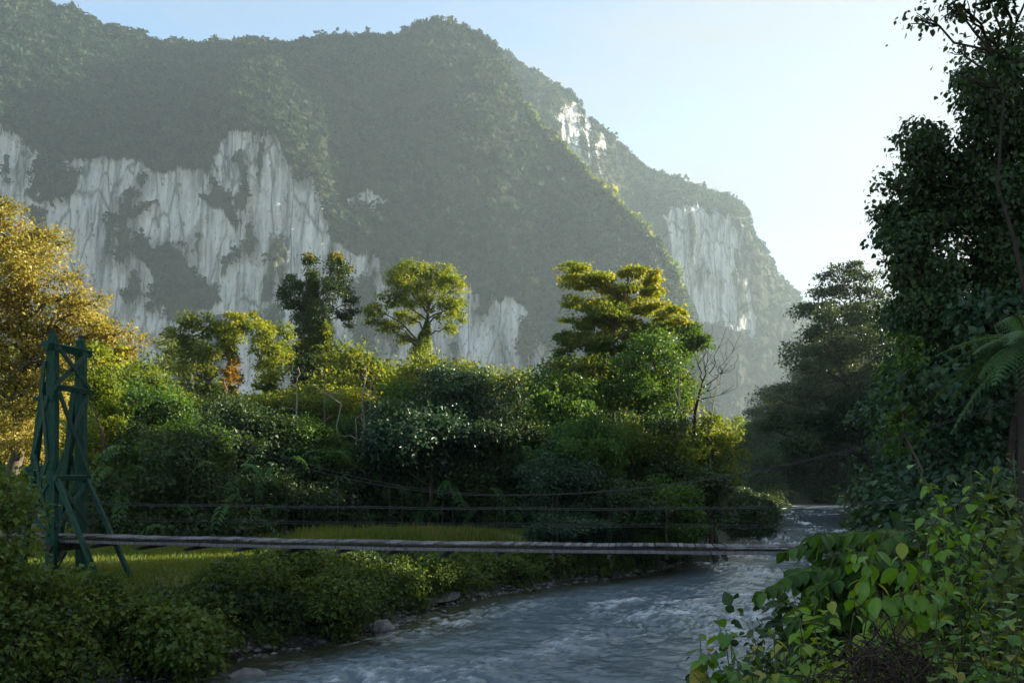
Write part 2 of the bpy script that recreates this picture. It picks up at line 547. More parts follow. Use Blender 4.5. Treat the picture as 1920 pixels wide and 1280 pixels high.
def ground_z(x, y):
    x, y = np.broadcast_arrays(np.asarray(x, float), np.asarray(y, float))
    xl, xr = river_l(y), river_r(y)
    dl, dr = xl - x, x - xr
    bed = -0.25 - 0.9 * np.clip(np.minimum(-dl, -dr) / 4, 0, 1)
    n = fbm(x * 0.3, y * 0.3, 0, 3) - 0.5
    zl = 0.05 + 0.5 * sstep(0, 1.2, dl) + 1.85 * sstep(0.8, 6.5, dl) + 0.5 * n * sstep(0, 3, dl) * (1 - 0.7 * sstep(6, 10, dl))
    zr = 0.05 + 4.1 * sstep(0, 4.6, dr) + 0.8 * n * sstep(0, 3, dr)
    t, s = x * SD[0] + y * SD[1], x * SN[0] + y * SN[1]
    Hs = np.interp(s, [-80, 20, 36.8, 37.7, 39.0, 39.8, 46, 54, 62, 105, 140, 200], [64, 64, 62, 31, 31, 56, 50, 40, 33, 33, 20, 8])  # unseen hill added to shade the river; its notch lets sun onto the meadow
    zr = zr + (Hs + 6 * (fbm(x * 0.03, y * 0.03, 0, 3) - 0.5)) * sstep(38, 150, t) * (1 - 0.85 * sstep(230, 420, t)) * sstep(2, 30, dr)
    z = np.where(dl > 0, zl, np.where(dr > 0, zr, bed))
    z = z + 20 * sstep(182, 270, y) * sstep(52, 105, x)
    far = sstep(150, 600, np.hypot(x, y))
    return z + far * (fbm(x * 0.008, y * 0.008, 0, 3) - 0.4) * 14


def gz(x, y):
    return float(ground_z(np.array([x]), np.array([y]))[0])


def grid_faces(nr, nc):
    i, j = np.meshgrid(np.arange(nr - 1), np.arange(nc - 1), indexing="ij")
    a = (i * nc + j).ravel()
    return np.stack([a, a + 1, a + nc + 1, a + nc], 1)


def spaced(lo, a, b, hi, step, n):
    mid = np.arange(a, b + step * 0.5, step)
    g1 = a - (a - lo) * (np.linspace(0, 1, n + 1)[1:] ** 2.2)
    g2 = b + (hi - b) * (np.linspace(0, 1, n + 1)[1:] ** 2.2)
    return np.concatenate([g1[::-1], mid, g2])


HX0, HX1, HY0, HY1, HTOP = -1250.0, 790.0, -90.0, 1900.0, 760.0
gx, gy = spaced(HX0 + 5, -60, 190, HX1 - 5, 0.8, 34), spaced(HY0 + 5, -12, 210, HY1 - 5, 0.8, 44)
gxx, gyy = np.meshgrid(gx, gy)
gzz = ground_z(gxx, gyy)
b = Buf()
b.add(np.stack([gxx.ravel(), gyy.ravel(), gzz.ravel()], 1), [grid_faces(len(gy), len(gx))])
dl_ = river_l(gyy) - gxx
turf = sstep(0.8, 3.5, dl_ + 1.5 * (fbm(gxx * 0.5, gyy * 0.5, 0, 3) - 0.5))
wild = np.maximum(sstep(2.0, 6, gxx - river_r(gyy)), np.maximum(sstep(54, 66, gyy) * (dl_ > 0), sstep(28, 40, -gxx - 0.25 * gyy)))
g = b.build("ground", ground_mat(), None, True, {"turf": turf.ravel(), "wild": wild.ravel()})
tag(g, kind="structure")

# river surface: real ripples, finer towards the near end
nr, nc = 560, 250
ys = 1.0 / np.linspace(1 / 13.0, 1 / 330.0, nr)
tt = np.linspace(0, 1, nc)
wl, wr = river_l(ys) - 1.2, river_r(ys) + 1.2
wx = wl[:, None] + (wr - wl)[:, None] * tt[None]
wy = np.repeat(ys[:, None], nc, 1)
fl = nrm(np.stack([np.gradient((RL + RR) / 2, RY), np.ones(len(RY))], 1))
fxx, fyy = np.interp(wy, RY, fl[:, 0]), np.interp(wy, RY, fl[:, 1])
fn_ = np.hypot(fxx, fyy)
al, ac = (wx * fxx + wy * fyy) / fn_, (wx * fyy - wy * fxx) / fn_
rif = sstep(0.36, 0.62, fbm(ac * 0.30 + 5.0, al * 0.075, 5.0, 3))
rough_ = 0.38 + 1.05 * rif
big = fbm(ac * 0.55, al * 0.8, 1.0, 2)
mid_ = fbm(ac * 1.7 + 2 * big, al * 2.3, 2.0, 3)
sml = fbm(ac * 5.5, al * 6.5 + 3 * mid_, 3.0, 2)
rid = 1 - np.abs(2 * mid_ - 1)
tin = fbm(ac * 11.0, al * 12.0, 4.0, 2)
h = rough_ * (0.26 * (big - 0.5) + 0.26 * (mid_ - 0.5) + 0.13 * (rid - 0.7) + 0.11 * (sml - 0.5) + 0.04 * (tin - 0.5) * sstep(70, 30, wy))
edge = np.minimum(tt, 1 - tt)[None] * (wr - wl)[:, None]
h = h * (0.25 + 0.75 * sstep(1.0, 5.0, edge))
patch = fbm(ac * 0.32 + 4.0, al * 0.22, 7.0, 3)
foam0 = sstep(0.47, 0.60, 0.6 * mid_ + 0.4 * sml) * sstep(0.55, 0.9, rif) * sstep(0.50, 0.62, fbm(ac * 0.8, al * 0.35, 41.0, 3))
l1 = 1 - np.abs(2 * fbm(ac * 1.5 + 1.6 * big, al * 2.1 + 1.2 * mid_, 21.0, 3) - 1)
l2 = 1 - np.abs(2 * fbm(ac * 3.6 + 1.2 * mid_, al * 4.4, 23.0, 3) - 1)
foam = sstep(0.84, 0.95, l1) * sstep(0.45, 0.64, patch) * sstep(0.44, 0.56, mid_)
foam = np.maximum(foam, 0.6 * sstep(0.89, 0.97, l2) * sstep(0.46, 0.60, 0.5 * sml + 0.5 * mid_) * sstep(0.30, 0.60, patch))
foam = np.maximum(foam, foam0)
foam = (0.25 + 0.95 * rif) * foam * sstep(1.2, 3.5, edge) * (0.55 + 0.45 * sstep(0.40, 0.62, fbm(ac * 0.12 + 9, al * 0.10, 31.0, 2)))
shallow = np.maximum(sstep(5.5, 1.0, edge - 1.2 + 2.5 * (fbm(wx * 0.4, wy * 0.4, 2, 3) - 0.5)), 0)
b = Buf()
b.add(np.stack([wx.ravel(), wy.ravel(), h.ravel()], 1), [grid_faces(nr, nc)])
w = b.build("river", water_mat(), None, True, {"foam": foam.ravel(), "shallow": shallow.ravel()})
tag(w, kind="structure")


# ------------------------------------------------------------------ mountains
def inpoly(u, v, poly):
    poly = np.array(poly, float)
    ins = np.zeros(u.shape, bool)
    j = len(poly) - 1
    for i in range(len(poly)):
        (x1, y1), (x2, y2) = poly[i], poly[j]
        if y1 != y2:
            c = ((y1 > v) != (y2 > v)) & (u < (x2 - x1) * (v - y1) / (y2 - y1) + x1)
            ins ^= c
        j = i
    return ins


def mountain(us, ridge, yr, yf, ctop, rock, holes, rows, back, cd, seed, low=None):
    """rock wall rising from its foot (yf) to a ledge (ctop), a forested slope up to the ridge, and a far side"""
    ridge, yr, yf, ctop = np.array(ridge, float), np.array(yr, float), np.array(yf, float), np.array(ctop, float)
    ridge = ridge + np.array([0, 8.0])
    vr, Yr, Yf = np.interp(us, ridge[:, 0], ridge[:, 1]), np.interp(us, yr[:, 0], yr[:, 1]), np.interp(us, yf[:, 0], yf[:, 1])
    vc = np.maximum(np.interp(us, ctop[:, 0], ctop[:, 1]), vr + 4)
    zr = CZ + (VH - vr) * Yr / F
    Yc = Yf + np.minimum(cd, 0.5 * (Yr - Yf))
    zc = np.minimum(CZ + (VH - vc) * Yc / F, zr * 0.96)
    n1 = int(rows * 0.5)
    n2 = rows - n1
    s1, s2 = np.linspace(0, 1, n1, endpoint=False), np.linspace(0, 1, n2)
    s3 = np.linspace(0, 1, 16)[1:]
    Yg = np.concatenate([Yf[None] + (Yc - Yf)[None] * s1[:, None], Yc[None] + (Yr - Yc)[None] * s2[:, None], Yr[None] + back * s3[:, None] + 0 * Yr[None]])
    Zg = np.concatenate([zc[None] * s1[:, None] - 25 * (1 - s1[:, None]), zc[None] + (zr - zc)[None] * (s2[:, None] ** 0.92), zr[None] * (1 - s3[:, None] ** 1.5) - 20 * s3[:, None]])
    xs = (us - 960) / F
    Xg = xs[None] * Yr[None] * np.ones_like(Yg)
    front = np.concatenate([np.ones(n1), np.ones(n2) * (1 - s2 ** 6), np.zeros(15)])[:, None]
    # columns run straight back, fanning only gently
    Xg = np.where(Yg <= Yr[None], xs[None] * Yg, Xg)
    # gullies and buttresses
    gul = fbm(us[None] * 0.008 + seed + 2.2 * fbm(us[None] * 0.004, Zg * 0.004, 3.0, 3), Zg * 0.0022, seed, 3) - 0.5
    gul2 = fbm(us[None] * 0.045 + seed + 1.5 * fbm(us[None] * 0.01, Zg * 0.01, 5.0, 2), Zg * 0.008, seed + 5, 3) - 0.5
    Yg = Yg + front * (gul * 24 + gul2 * 9)
    uu = 960 + Xg / Yg * F
    vv = VH - (Zg - CZ) * F / Yg
    # where bare limestone shows
    du = 36 * (fbm(Xg * 0.035, Zg * 0.011, seed + 2, 4) - 0.5)
    dv = 52 * (fbm(Xg * 0.085, Zg * 0.012, seed + 3, 4) - 0.5)
    msk = np.zeros(uu.shape, bool)
    for p in rock:
        msk |= inpoly(uu + du, vv + dv, p)
    mott = fbm(Xg * 0.035, Zg * 0.016, seed + 4, 4)
    for k_, p in enumerate(holes):
        msk &= ~(inpoly(uu + du * 1.4, vv + dv * 0.7, p) & ((mott > 0.42) | (k_ < 2)))
    tufts = fbm(Xg * 0.07, Zg * 0.022, seed + 8, 5)
    msk = msk & (tufts < 0.655)
    rk = msk.astype(float)
    rk = rk * np.clip(1.1 - sstep(0.48, 0.6, tufts) * 0.6, 0, 1)
    rk[n1 + n2:] = 0
    # tree crowns stand out of the slope
    cw, ci = worley(Xg / 11.0 + 0.3 * fbm(Xg * 0.1, Zg * 0.1, 0, 2), Zg / 10.0 + Yg / 26.0)
    cw2, ci2 = worley(Xg / 5.0 + 31, Zg / 5.0 + Yg / 12.0)
    bump = (1 - np.clip(cw, 0, 1) ** 2) * (3.5 + 6.5 * ci ** 2) + (1 - np.clip(cw2, 0, 1) ** 2) * 2.2
    sm = rk.copy()
    for _ in range(4):
        sm = (sm + np.roll(sm, 1, 0) + np.roll(sm, -1, 0) + np.roll(sm, 1, 1) + np.roll(sm, -1, 1)) / 5
    veg = 1 - sm
    cr = 1 - np.abs(2 * fbm(Xg * 0.10 + 0.8 * fbm(Xg * 0.03, Zg * 0.03, 1, 2), Zg * 0.014, seed + 6, 4) - 1)
    Yg = Yg - bump * 0.75 * veg * np.maximum(front, 0.3) - 8 * (cr - 0.6) * sm + 3 * (fbm(Xg * 0.02, Zg * 0.05, seed + 12, 4) - 0.5) * sm
    Zg = Zg + bump * 0.65 * veg * np.concatenate([np.ones(n1 + n2), 1 - s3])[:, None]
    tint = np.clip(0.25 + 0.55 * ci + 0.25 * (ci2 - 0.5), 0, 1)
    b = Buf()
    b.add(np.stack([Xg.ravel(), Yg.ravel(), Zg.ravel()], 1), [grid_faces(Yg.shape[0], Yg.shape[1])], tint.ravel())
    o = b.build("mountain", M["mountain"], None, True, {"rock": rk.ravel()})
    # single crowns standing on the slope and along the crest
    vis = np.zeros(Yg.shape)
    vis[6:n1 + n2] = 1
    wgt = (vis * (rk < 0.05) * (uu > -60) * (uu < 1800)).ravel()
    crest = np.zeros(Yg.shape)
    crest[n1 + n2 - 5:n1 + n2 + 2] = 1
    return o, Xg.ravel(), Yg.ravel(), Zg.ravel(), wgt, (crest * (uu > -60) * (uu < 1700)).ravel()


M["mountain"] = mountain_mat()
ridgeA = [(-900, 60), (-500, 20), (-200, -50), (0, -35), (60, -18), (95, 4), (105, 16), (140, 20), (170, 36), (200, 50), (250, 60), (285, 78), (308, 84), (322, 76), (340, 76), (372, 89),
          (400, 83), (447, 87), (470, 78), (500, 79), (535, 85), (568, 82), (600, 72), (640, 70), (700, 67), (755, 65), (785, 46), (812, 37), (835, 37), (860, 47), (885, 60), (920, 80), (942, 108),
          (965, 165), (992, 212), (1020, 244), (1060, 284), (1100, 326), (1150, 376), (1200, 428), (1240, 474), (1262, 520), (1280, 566), (1292, 630), (1312, 710), (1332, 800), (1350, 885)]
rockA = [[(-700, 200), (-100, 230), (0, 246), (40, 256), (85, 296), (150, 306), (250, 310), (330, 328), (385, 328), (412, 318), (405, 300), (432, 262), (460, 243), (515, 243), (532, 290), (562, 330),
          (590, 352), (612, 400), (625, 470), (668, 480), (705, 492), (715, 530), (760, 575), (850, 540), (930, 560), (985, 578), (1003, 622), (1032, 655), (1040, 760), (1000, 900), (-700, 900)],
         [(1238, 478), (1262, 520), (1250, 530), (1225, 505)], [(655, 375), (690, 362), (720, 380), (700, 400), (668, 395)]]
holesA = [[(408, 520), (412, 492), (440, 468), (470, 448), (474, 456), (446, 480), (424, 500), (418, 520)], [(225, 420), (300, 372), (304, 380), (250, 418)], [(15, 290), (70, 300), (160, 330), (158, 375), (120, 395), (60, 372), (20, 340)], [(222, 468), (262, 458), (320, 476), (360, 492), (388, 535), (408, 562), (396, 588), (330, 602), (290, 585), (250, 592), (238, 540)],
          [(372, 330), (400, 330), (420, 380), (445, 420), (440, 436), (415, 425), (388, 370)], [(700, 400), (860, 400), (860, 540), (760, 575), (720, 530)], [(60, 400), (110, 400), (120, 450), (90, 470)]]
a1 = np.concatenate([np.linspace(-900, -30, 180, endpoint=False), np.linspace(-30, 1350, 960)])
mA = mountain(a1, ridgeA, [(-900, 1040), (0, 1060), (900, 1070), (950, 1065), (1000, 1040), (1300, 900), (1350, 870)], [(-900, 760), (0, 790), (900, 800), (1350, 800)],
              [(-900, 240), (0, 240), (80, 285), (380, 325), (450, 240), (515, 240), (600, 350), (640, 470), (720, 520), (860, 545), (985, 575), (1040, 660), (1350, 700)],
              rockA, holesA, 400, 300, 70, 3.0)
tag(mA[0], kind="structure")
ridgeB = [(500, 300), (760, 110), (830, 66), (920, 84), (945, 98), (1000, 132), (1050, 163), (1084, 186), (1097, 212), (1130, 240), (1165, 270), (1200, 306), (1240, 326), (1300, 345), (1340, 360),
          (1385, 380), (1400, 392), (1403, 426), (1411, 440), (1430, 460), (1447, 490), (1456, 516), (1475, 530), (1495, 550), (1512, 570), (1545, 604), (1600, 650), (1680, 700), (1800, 750), (1900, 800)]
rockB = [[(1035, 200), (1075, 190), (1110, 240), (1112, 320), (1085, 320), (1050, 270)], [(1120, 262), (1140, 270), (1150, 330), (1128, 335)],
         [(1250, 395), (1300, 388), (1372, 412), (1398, 440), (1392, 520), (1405, 560), (1420, 590), (1400, 625), (1330, 620), (1290, 560), (1262, 470)]]
holesB = [[(1375, 470), (1388, 470), (1390, 600), (1372, 600)]]
b1 = np.concatenate([np.linspace(500, 900, 120, endpoint=False), np.linspace(900, 1560, 520, endpoint=False), np.linspace(1560, 1760, 60)])
mB = mountain(b1, ridgeB, [(500, 1400), (900, 1400), (1100, 1440), (1400, 1520), (1500, 1540), (1900, 1560)], [(500, 1250), (1100, 1250), (1500, 1320), (1900, 1340)],
              [(500, 500), (1000, 240), (1100, 300), (1180, 420), (1250, 398), (1372, 410), (1400, 440), (1440, 520), (1500, 640), (1900, 800)],
              rockB, holesB, 330, 260, 90, 9.0)
tag(mB[0], kind="structure")


def slope_crowns(name, label, mt, n, ncrest, leaves=30, mat="slope", big=1.0):
    _, x_, y_, z_, w_, cr_ = mt
    # even spread over the slope, not over the grid
    idx = np.concatenate([RNG.choice(len(w_), n, p=w_ / w_.sum()), RNG.choice(len(cr_), ncrest, p=cr_ / cr_.sum())])
    c = np.stack([x_[idx], y_[idx], z_[idx]], 1)
    r_ = np.clip(RNG.lognormal(1.38, 0.36, len(idx)), 2.2, 10.5) * np.where(np.arange(len(idx)) >= n, 0.9, 1.0) * big
    d = nrm(RNG.normal(size=(len(idx), leaves, 3)) + np.array([0, -0.25, 0.45]))
    pos = c[:, None] + np.array([0, -1.0, 1.0]) + d * r_[:, None, None] * RNG.uniform(0.55, 1.05, (len(idx), leaves, 1)) * np.array([1, 1, 0.8])
    nor = d + RNG.normal(size=d.shape) * 0.45 + np.array([0, 0, 0.3])
    ax = RNG.normal(size=d.shape)
    t = np.clip(RNG.random((len(idx), 1)) ** 1.5 * 1.0 + RNG.random((len(idx), leaves)) * 0.2, 0, 1)
    b_ = Buf()
    put_leaves(b_, KITE, pos.reshape(-1, 3), ax.reshape(-1, 3), nor.reshape(-1, 3), (r_[:, None] * RNG.uniform(0.55, 0.95, (len(idx), leaves))).ravel(), 0.8, t.ravel())
    tag(b_.build(name, M[mat]), label, None, None, "stuff")


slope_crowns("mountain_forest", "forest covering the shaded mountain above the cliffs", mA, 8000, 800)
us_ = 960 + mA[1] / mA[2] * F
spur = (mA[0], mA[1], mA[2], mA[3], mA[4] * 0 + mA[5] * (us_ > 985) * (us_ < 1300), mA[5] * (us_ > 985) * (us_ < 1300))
slope_crowns("mountain_forest", "sun-edged trees along the diagonal crest of the nearer mountain spur", spur, 150, 150, 60, "olive", 1.15)  # same forest in brighter olive: the crest's sunlight is put into the leaf colour
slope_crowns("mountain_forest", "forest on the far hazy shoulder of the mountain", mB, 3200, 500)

# ------------------------------------------------------------------ sky, sun, air, camera
scene.world = bpy.data.worlds.new("World")
scene.world.use_nodes = True
wn = scene.world.node_tree
bg = wn.nodes["Background"]
sky = wn.nodes.new("ShaderNodeTexSky")
sky.sky_type = "NISHITA"
sky.sun_disc = False
sky.sun_elevation = math.radians(SUN_EL)
sky.sun_rotation = math.radians(SUN_AZ)
sky.air_density, sky.dust_density, sky.ozone_density = 1.0, 0.1, 1.2
# thin high cloud, streaked, laid over the sky by direction
gcd = wn.nodes.new("ShaderNodeTexCoord")
mp = wn.nodes.new("ShaderNodeMapping")
mp.inputs["Scale"].default_value = (1.2, 1.2, 4.5)
mp.inputs["Rotation"].default_value = (0.0, 0.18, 0.0)
wn.links.new(gcd.outputs["Generated"], mp.inputs[0])
cl = wn.nodes.new("ShaderNodeTexNoise")
cl.inputs["Scale"].default_value = 2.4
cl.inputs["Detail"].default_value = 7
cl.inputs["Roughness"].default_value = 0.6
cl.inputs["Distortion"].default_value = 0.4
wn.links.new(mp.outputs[0], cl.inputs["Vector"])
dn = wn.nodes.new("ShaderNodeVectorMath")
dn.operation = "DOT_PRODUCT"
wn.links.new(gcd.outputs["Generated"], dn.inputs[0])
dn.inputs[1].default_value = (math.cos(math.radians(SUN_EL)) * SD[0], math.cos(math.radians(SUN_EL)) * SD[1], math.sin(math.radians(SUN_EL)))
near_sun = ramp(wn, dn.outputs["Value"], [(0.05, (0.0, 0.0, 0.0)), (0.45, (0.34, 0.34, 0.34)), (0.8, (0.78, 0.78, 0.78))])
wisp = ramp(wn, cl.outputs["Fac"], [(0.42, (0.0, 0.0, 0.0)), (0.62, (0.6, 0.6, 0.6))])
cf = mth(wn, "ADD", mth(wn, "MULTIPLY", near_sun, mth(wn, "ADD", mth(wn, "MULTIPLY", cl.outputs["Fac"], 0.5), 0.72)), wisp, True)
sx_ = wn.nodes.new("ShaderNodeSeparateXYZ")
wn.links.new(gcd.outputs["Generated"], sx_.inputs[0])
veil = ramp(wn, sx_.outputs["Z"], [(0.10, (2.25, 2.12, 1.98)), (0.36, (1.75, 1.92, 2.12))])
sc_ = mix(wn, cf, sky.outputs[0], veil)
wn.links.new(sc_, bg.inputs["Color"])
bg.inputs["Strength"].default_value = 0.075

sd = Vector((SD[0] * math.cos(math.radians(SUN_EL)), SD[1] * math.cos(math.radians(SUN_EL)), math.sin(math.radians(SUN_EL))))
sl = bpy.data.lights.new("sun", "SUN")
sl.energy, sl.angle, sl.color = 4.8, math.radians(0.5), (1.0, 0.89, 0.70)
so = bpy.data.objects.new("sun", sl)
so.rotation_euler = sd.to_track_quat("Z", "Y").to_euler()
COL.objects.link(so)

hm = bpy.data.materials.new("morning_haze")
hm.use_nodes = True
hn = hm.node_tree
hn.nodes.clear()
ho = hn.nodes.new("ShaderNodeOutputMaterial")
pv = hn.nodes.new("ShaderNodeVolumePrincipled")
pv.inputs["Color"].default_value = (0.68, 0.88, 1.0, 1)
pv.inputs["Density"].default_value = 0.000145
pv.inputs["Anisotropy"].default_value = 0.30
hn.links.new(pv.outputs[0], ho.inputs["Volume"])
b = Buf()
zlo = float(gzz.min()) - 1.0
zlo = min(zlo, -46.0)
b.add(np.array([[x, y, z] for z in (zlo, HTOP) for y in (HY0, HY1) for x in (HX0, HX1)]),
      [np.array([[0, 2, 3, 1], [4, 5, 7, 6], [0, 1, 5, 4], [2, 6, 7, 3], [0, 4, 6, 2], [1, 3, 7, 5]])])
hz = b.build("haze", hm)
tag(hz, "pale morning haze filling the valley air", None, None, "stuff")

cd = bpy.data.cameras.new("camera")
cd.sensor_width, cd.lens = 36.0, 36.0 * F / 1920.0
cd.shift_y = (VH - 640.0) / 1920.0
cd.clip_start, cd.clip_end = 0.1, 8000
co = bpy.data.objects.new("camera", cd)
co.location = (0, 0, CZ)
co.rotation_euler = (math.radians(90), 0, 0)
COL.objects.link(co)
scene.camera = co
scene.view_settings.view_transform = "Standard"
scene.view_settings.look = "None"
scene.view_settings.exposure = 2.14
scene.view_settings.gamma = 1.0
cy = scene.cycles
cy.max_bounces, cy.diffuse_bounces, cy.glossy_bounces, cy.transmission_bounces, cy.volume_bounces = 5, 3, 2, 3, 0
cy.use_denoising = True
cy.caustics_reflective = cy.caustics_refractive = False

# ------------------------------------------------------------------ trees
def make_tree(name, label, cat, base, clumps, mat, bark="bark", leaf=0.3, lai=1.5, sub=1.0, r0=0.3, top=None, group=None, tmpl=KITE, width=0.75,
              droop=0.35, tight=0.30, creeper=None, twigs=4, extra=None, limb_r=0.35, updir=0.5, flat=0.6, lean=None, shoots=0.12):
    """thing > trunk (stem and limbs), crown (leaves), creeper"""
    base = np.asarray(base, float)
    root = empty(name, base, label, cat, group)
    C = np.array(clumps, float)
    cen = C[:, :3].mean(0)
    if top is None:
        top = np.array([cen[0], cen[1], C[:, 2].max() - 0.3 * C[:, 5].max()])
    top = np.asarray(top, float)
    k = 9
    t = np.linspace(0, 1, k)[:, None]
    st = np.array([0, 0, -0.4]) if lean is None else np.array([lean[0], lean[1], -0.4])
    path = st + (top - st) * t
    path[1:-1] += RNG.normal(size=(k - 2, 3)) * np.array([1, 1, 0]) * 0.025 * top[2]
    tb = Buf()
    rad = r0 * (1 - 0.75 * t[:, 0]) * (1 + 0.5 * np.exp(-t[:, 0] * 14))
    tube(tb, path, rad, 8)
    lb = Buf()
    subs = clump_leaves(lb, C, leaf, lai, sub, droop, tmpl, width, tight=tight, updir=updir, flat=flat, shoots=shoots)
    for c, sc in zip(C, subs):
        hz_ = np.hypot(c[0] - top[0], c[1] - top[1])
        f = np.clip((c[2] - 0.55 * hz_) / max(top[2], 0.1), 0.22, 0.93)
        ii = f * (k - 1)
        i0 = int(min(ii, k - 2))
        a = path[i0] + (path[i0 + 1] - path[i0]) * (ii - i0)
        P = bough(a, c[:3], 6, 0.06, 0.035)
        ra = np.interp(f, t[:, 0], rad) * limb_r * 1.5
        R = np.linspace(max(ra, 0.035), 0.02 + 0.012 * max(c[3:6]), 6)
        tube(tb, P, R, 5)
        for s in sc[RNG.permutation(len(sc))[:twigs]]:
            tube(tb, bough(P[4], s, 4, 0.03, 0.06), np.linspace(R[-1] * 0.9, 0.012, 4), 4)
    tb.build("trunk", M[bark], root, True)
    lb.build("crown", M[mat], root)
    for e in (extra or []):
        eb = Buf()
        clump_leaves(eb, np.array(e[0], float), leaf * e[2] if len(e) > 2 else leaf, lai, sub * 0.8, droop, tmpl, width, tight=tight)
        eb.build("crown", M[e[1]], root)
    if creeper:
        cb = Buf()
        r, z0, z1, cm = creeper
        n = int(2 * np.pi * r * (z1 - z0) * 1.7 / (leaf * leaf * 0.35))
        zz = RNG.uniform(z0, z1, n)
        th = RNG.uniform(0, 2 * np.pi, n)
        fr = np.clip(zz / max(top[2], 0.1), 0, 1) * (k - 1)
        i0 = np.minimum(fr.astype(int), k - 2)
        ctr = path[i0] + (path[i0 + 1] - path[i0]) * (fr - i0)[:, None]
        lump = (0.55 + 0.9 * vnoise(th * 1.3 + 3, zz * 0.55, 2.0)) * (1 - 0.75 * sstep(0.7, 1.0, (zz - z0) / (z1 - z0)))
        rr = r * lump * RNG.uniform(0.7, 1.05, n)
        od = np.stack([np.cos(th), np.sin(th), 0 * th], 1)
        pos = ctr + od * rr[:, None]
        pos[:, 2] = zz - 0.25 * RNG.random(n)
        ax = nrm(od * 0.5 + np.array([0, 0, -0.9]) + RNG.normal(size=(n, 3)) * 0.45)
        put_leaves(cb, tmpl, pos, ax, od + RNG.normal(size=(n, 3)) * 0.35, leaf * RNG.uniform(0.6, 1.25, n), width, np.clip(lump - 0.45 + RNG.normal(size=n) * 0.15, 0, 1))
        cb.build("creeper", M[cm], root)
    return root


def px_clumps(cl, Y, base, yspread=1.0):
    """clumps given by their place in the photograph, spread in depth about Y"""
    out = []
    s = F / Y
    for c in cl:
        dy = c[4] if len(c) > 4 else RNG.uniform(-1, 1) * yspread * 1.8
        p = at(c[0], c[1], Y) + np.array([0, dy, 0]) - base
        rx, rz = c[2] / s * 0.88, c[3] / s * 0.88
        out.append([p[0], p[1], p[2], rx, max(rx, rz) * 0.95 if rz > rx else rx, rz])
    return out


def px_tree(name, label, cat, u0, Y, cl, mat, ys=1.0, topuv=None, extra=None, **kw):
    x = X(u0, Y)
    base = np.array([x, Y, gz(x, Y)])
    C = px_clumps(cl, Y, base, ys)
    if topuv:
        kw["top"] = at(topuv[0], topuv[1], Y) - base
    ex = [(px_clumps(e[0], Y, base, ys),) + tuple(e[1:]) for e in (extra or [])]
    return make_tree(name, label, cat, base, C, mat, extra=ex, **kw)


# --- the sunlit giants beyond the meadow
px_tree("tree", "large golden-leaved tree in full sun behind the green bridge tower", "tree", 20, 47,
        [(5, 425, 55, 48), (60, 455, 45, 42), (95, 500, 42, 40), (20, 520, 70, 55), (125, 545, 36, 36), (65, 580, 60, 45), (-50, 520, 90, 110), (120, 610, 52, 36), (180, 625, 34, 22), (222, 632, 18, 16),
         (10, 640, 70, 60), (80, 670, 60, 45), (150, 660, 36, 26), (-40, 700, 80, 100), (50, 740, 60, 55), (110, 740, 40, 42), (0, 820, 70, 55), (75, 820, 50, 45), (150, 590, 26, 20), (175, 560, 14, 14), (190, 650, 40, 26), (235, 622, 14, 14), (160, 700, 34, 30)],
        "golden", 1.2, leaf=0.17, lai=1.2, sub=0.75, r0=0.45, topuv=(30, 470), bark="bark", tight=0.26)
px_tree("tree", "yellow-green creeper-hung tree just right of the green tower", "tree", 190, 44,
        [(188, 680, 30, 36), (205, 715, 26, 32), (178, 750, 30, 36), (205, 765, 20, 28), (185, 800, 28, 30), (168, 830, 26, 28), (150, 860, 30, 28)],
        "yellowgreen", 0.6, leaf=0.2, lai=1.5, sub=0.7, r0=0.2, tight=0.26)
px_tree("tree", "tall forked tree smothered in dark creepers, its two crowns rising like horns", "tree", 578, 84,
        [(546, 542, 17, 28), (540, 560, 14, 20), (560, 580, 24, 26), (582, 500, 11, 22), (580, 535, 19, 26), (582, 575, 20, 24), (632, 508, 17, 20), (645, 530, 14, 26), (628, 552, 18, 28), (608, 592, 20, 16),
         (655, 568, 10, 20), (576, 612, 26, 24), (640, 585, 14, 16), (570, 650, 22, 26), (580, 690, 22, 26), (572, 725, 20, 22)],
        "dark", 1.0, leaf=0.21, lai=1.6, sub=0.55, r0=0.55, shoots=0.08, topuv=(585, 560), creeper=(1.45, 3.0, 23.0, "olive"), tight=0.24,
        extra=[([(582, 481, 8, 8), (632, 490, 13, 9), (645, 500, 8, 8)], "golden"), ([(615, 625, 6, 26), (600, 640, 8, 24), (648, 598, 6, 14)], "yellowgreen", 0.8)])
px_tree("tree", "tall umbrella-crowned tree with a thick sunlit creeper-clad trunk", "tree", 786, 88,
        [(800, 528, 42, 26), (755, 532, 28, 24), (848, 548, 26, 34), (826, 506, 26, 15), (775, 508, 30, 15), (735, 560, 26, 14), (830, 585, 24, 14), (782, 566, 32, 14), (858, 575, 16, 22), (760, 588, 26, 12), (715, 590, 24, 9),
         (735, 612, 28, 9), (700, 600, 14, 8), (760, 635, 20, 9), (842, 612, 12, 16)],
        "yellowgreen", 1.2, leaf=0.21, lai=1.25, sub=0.6, r0=0.55, shoots=0.13, topuv=(806, 560), creeper=(1.0, 7.0, 19.5, "yellowgreen"), tight=0.26)
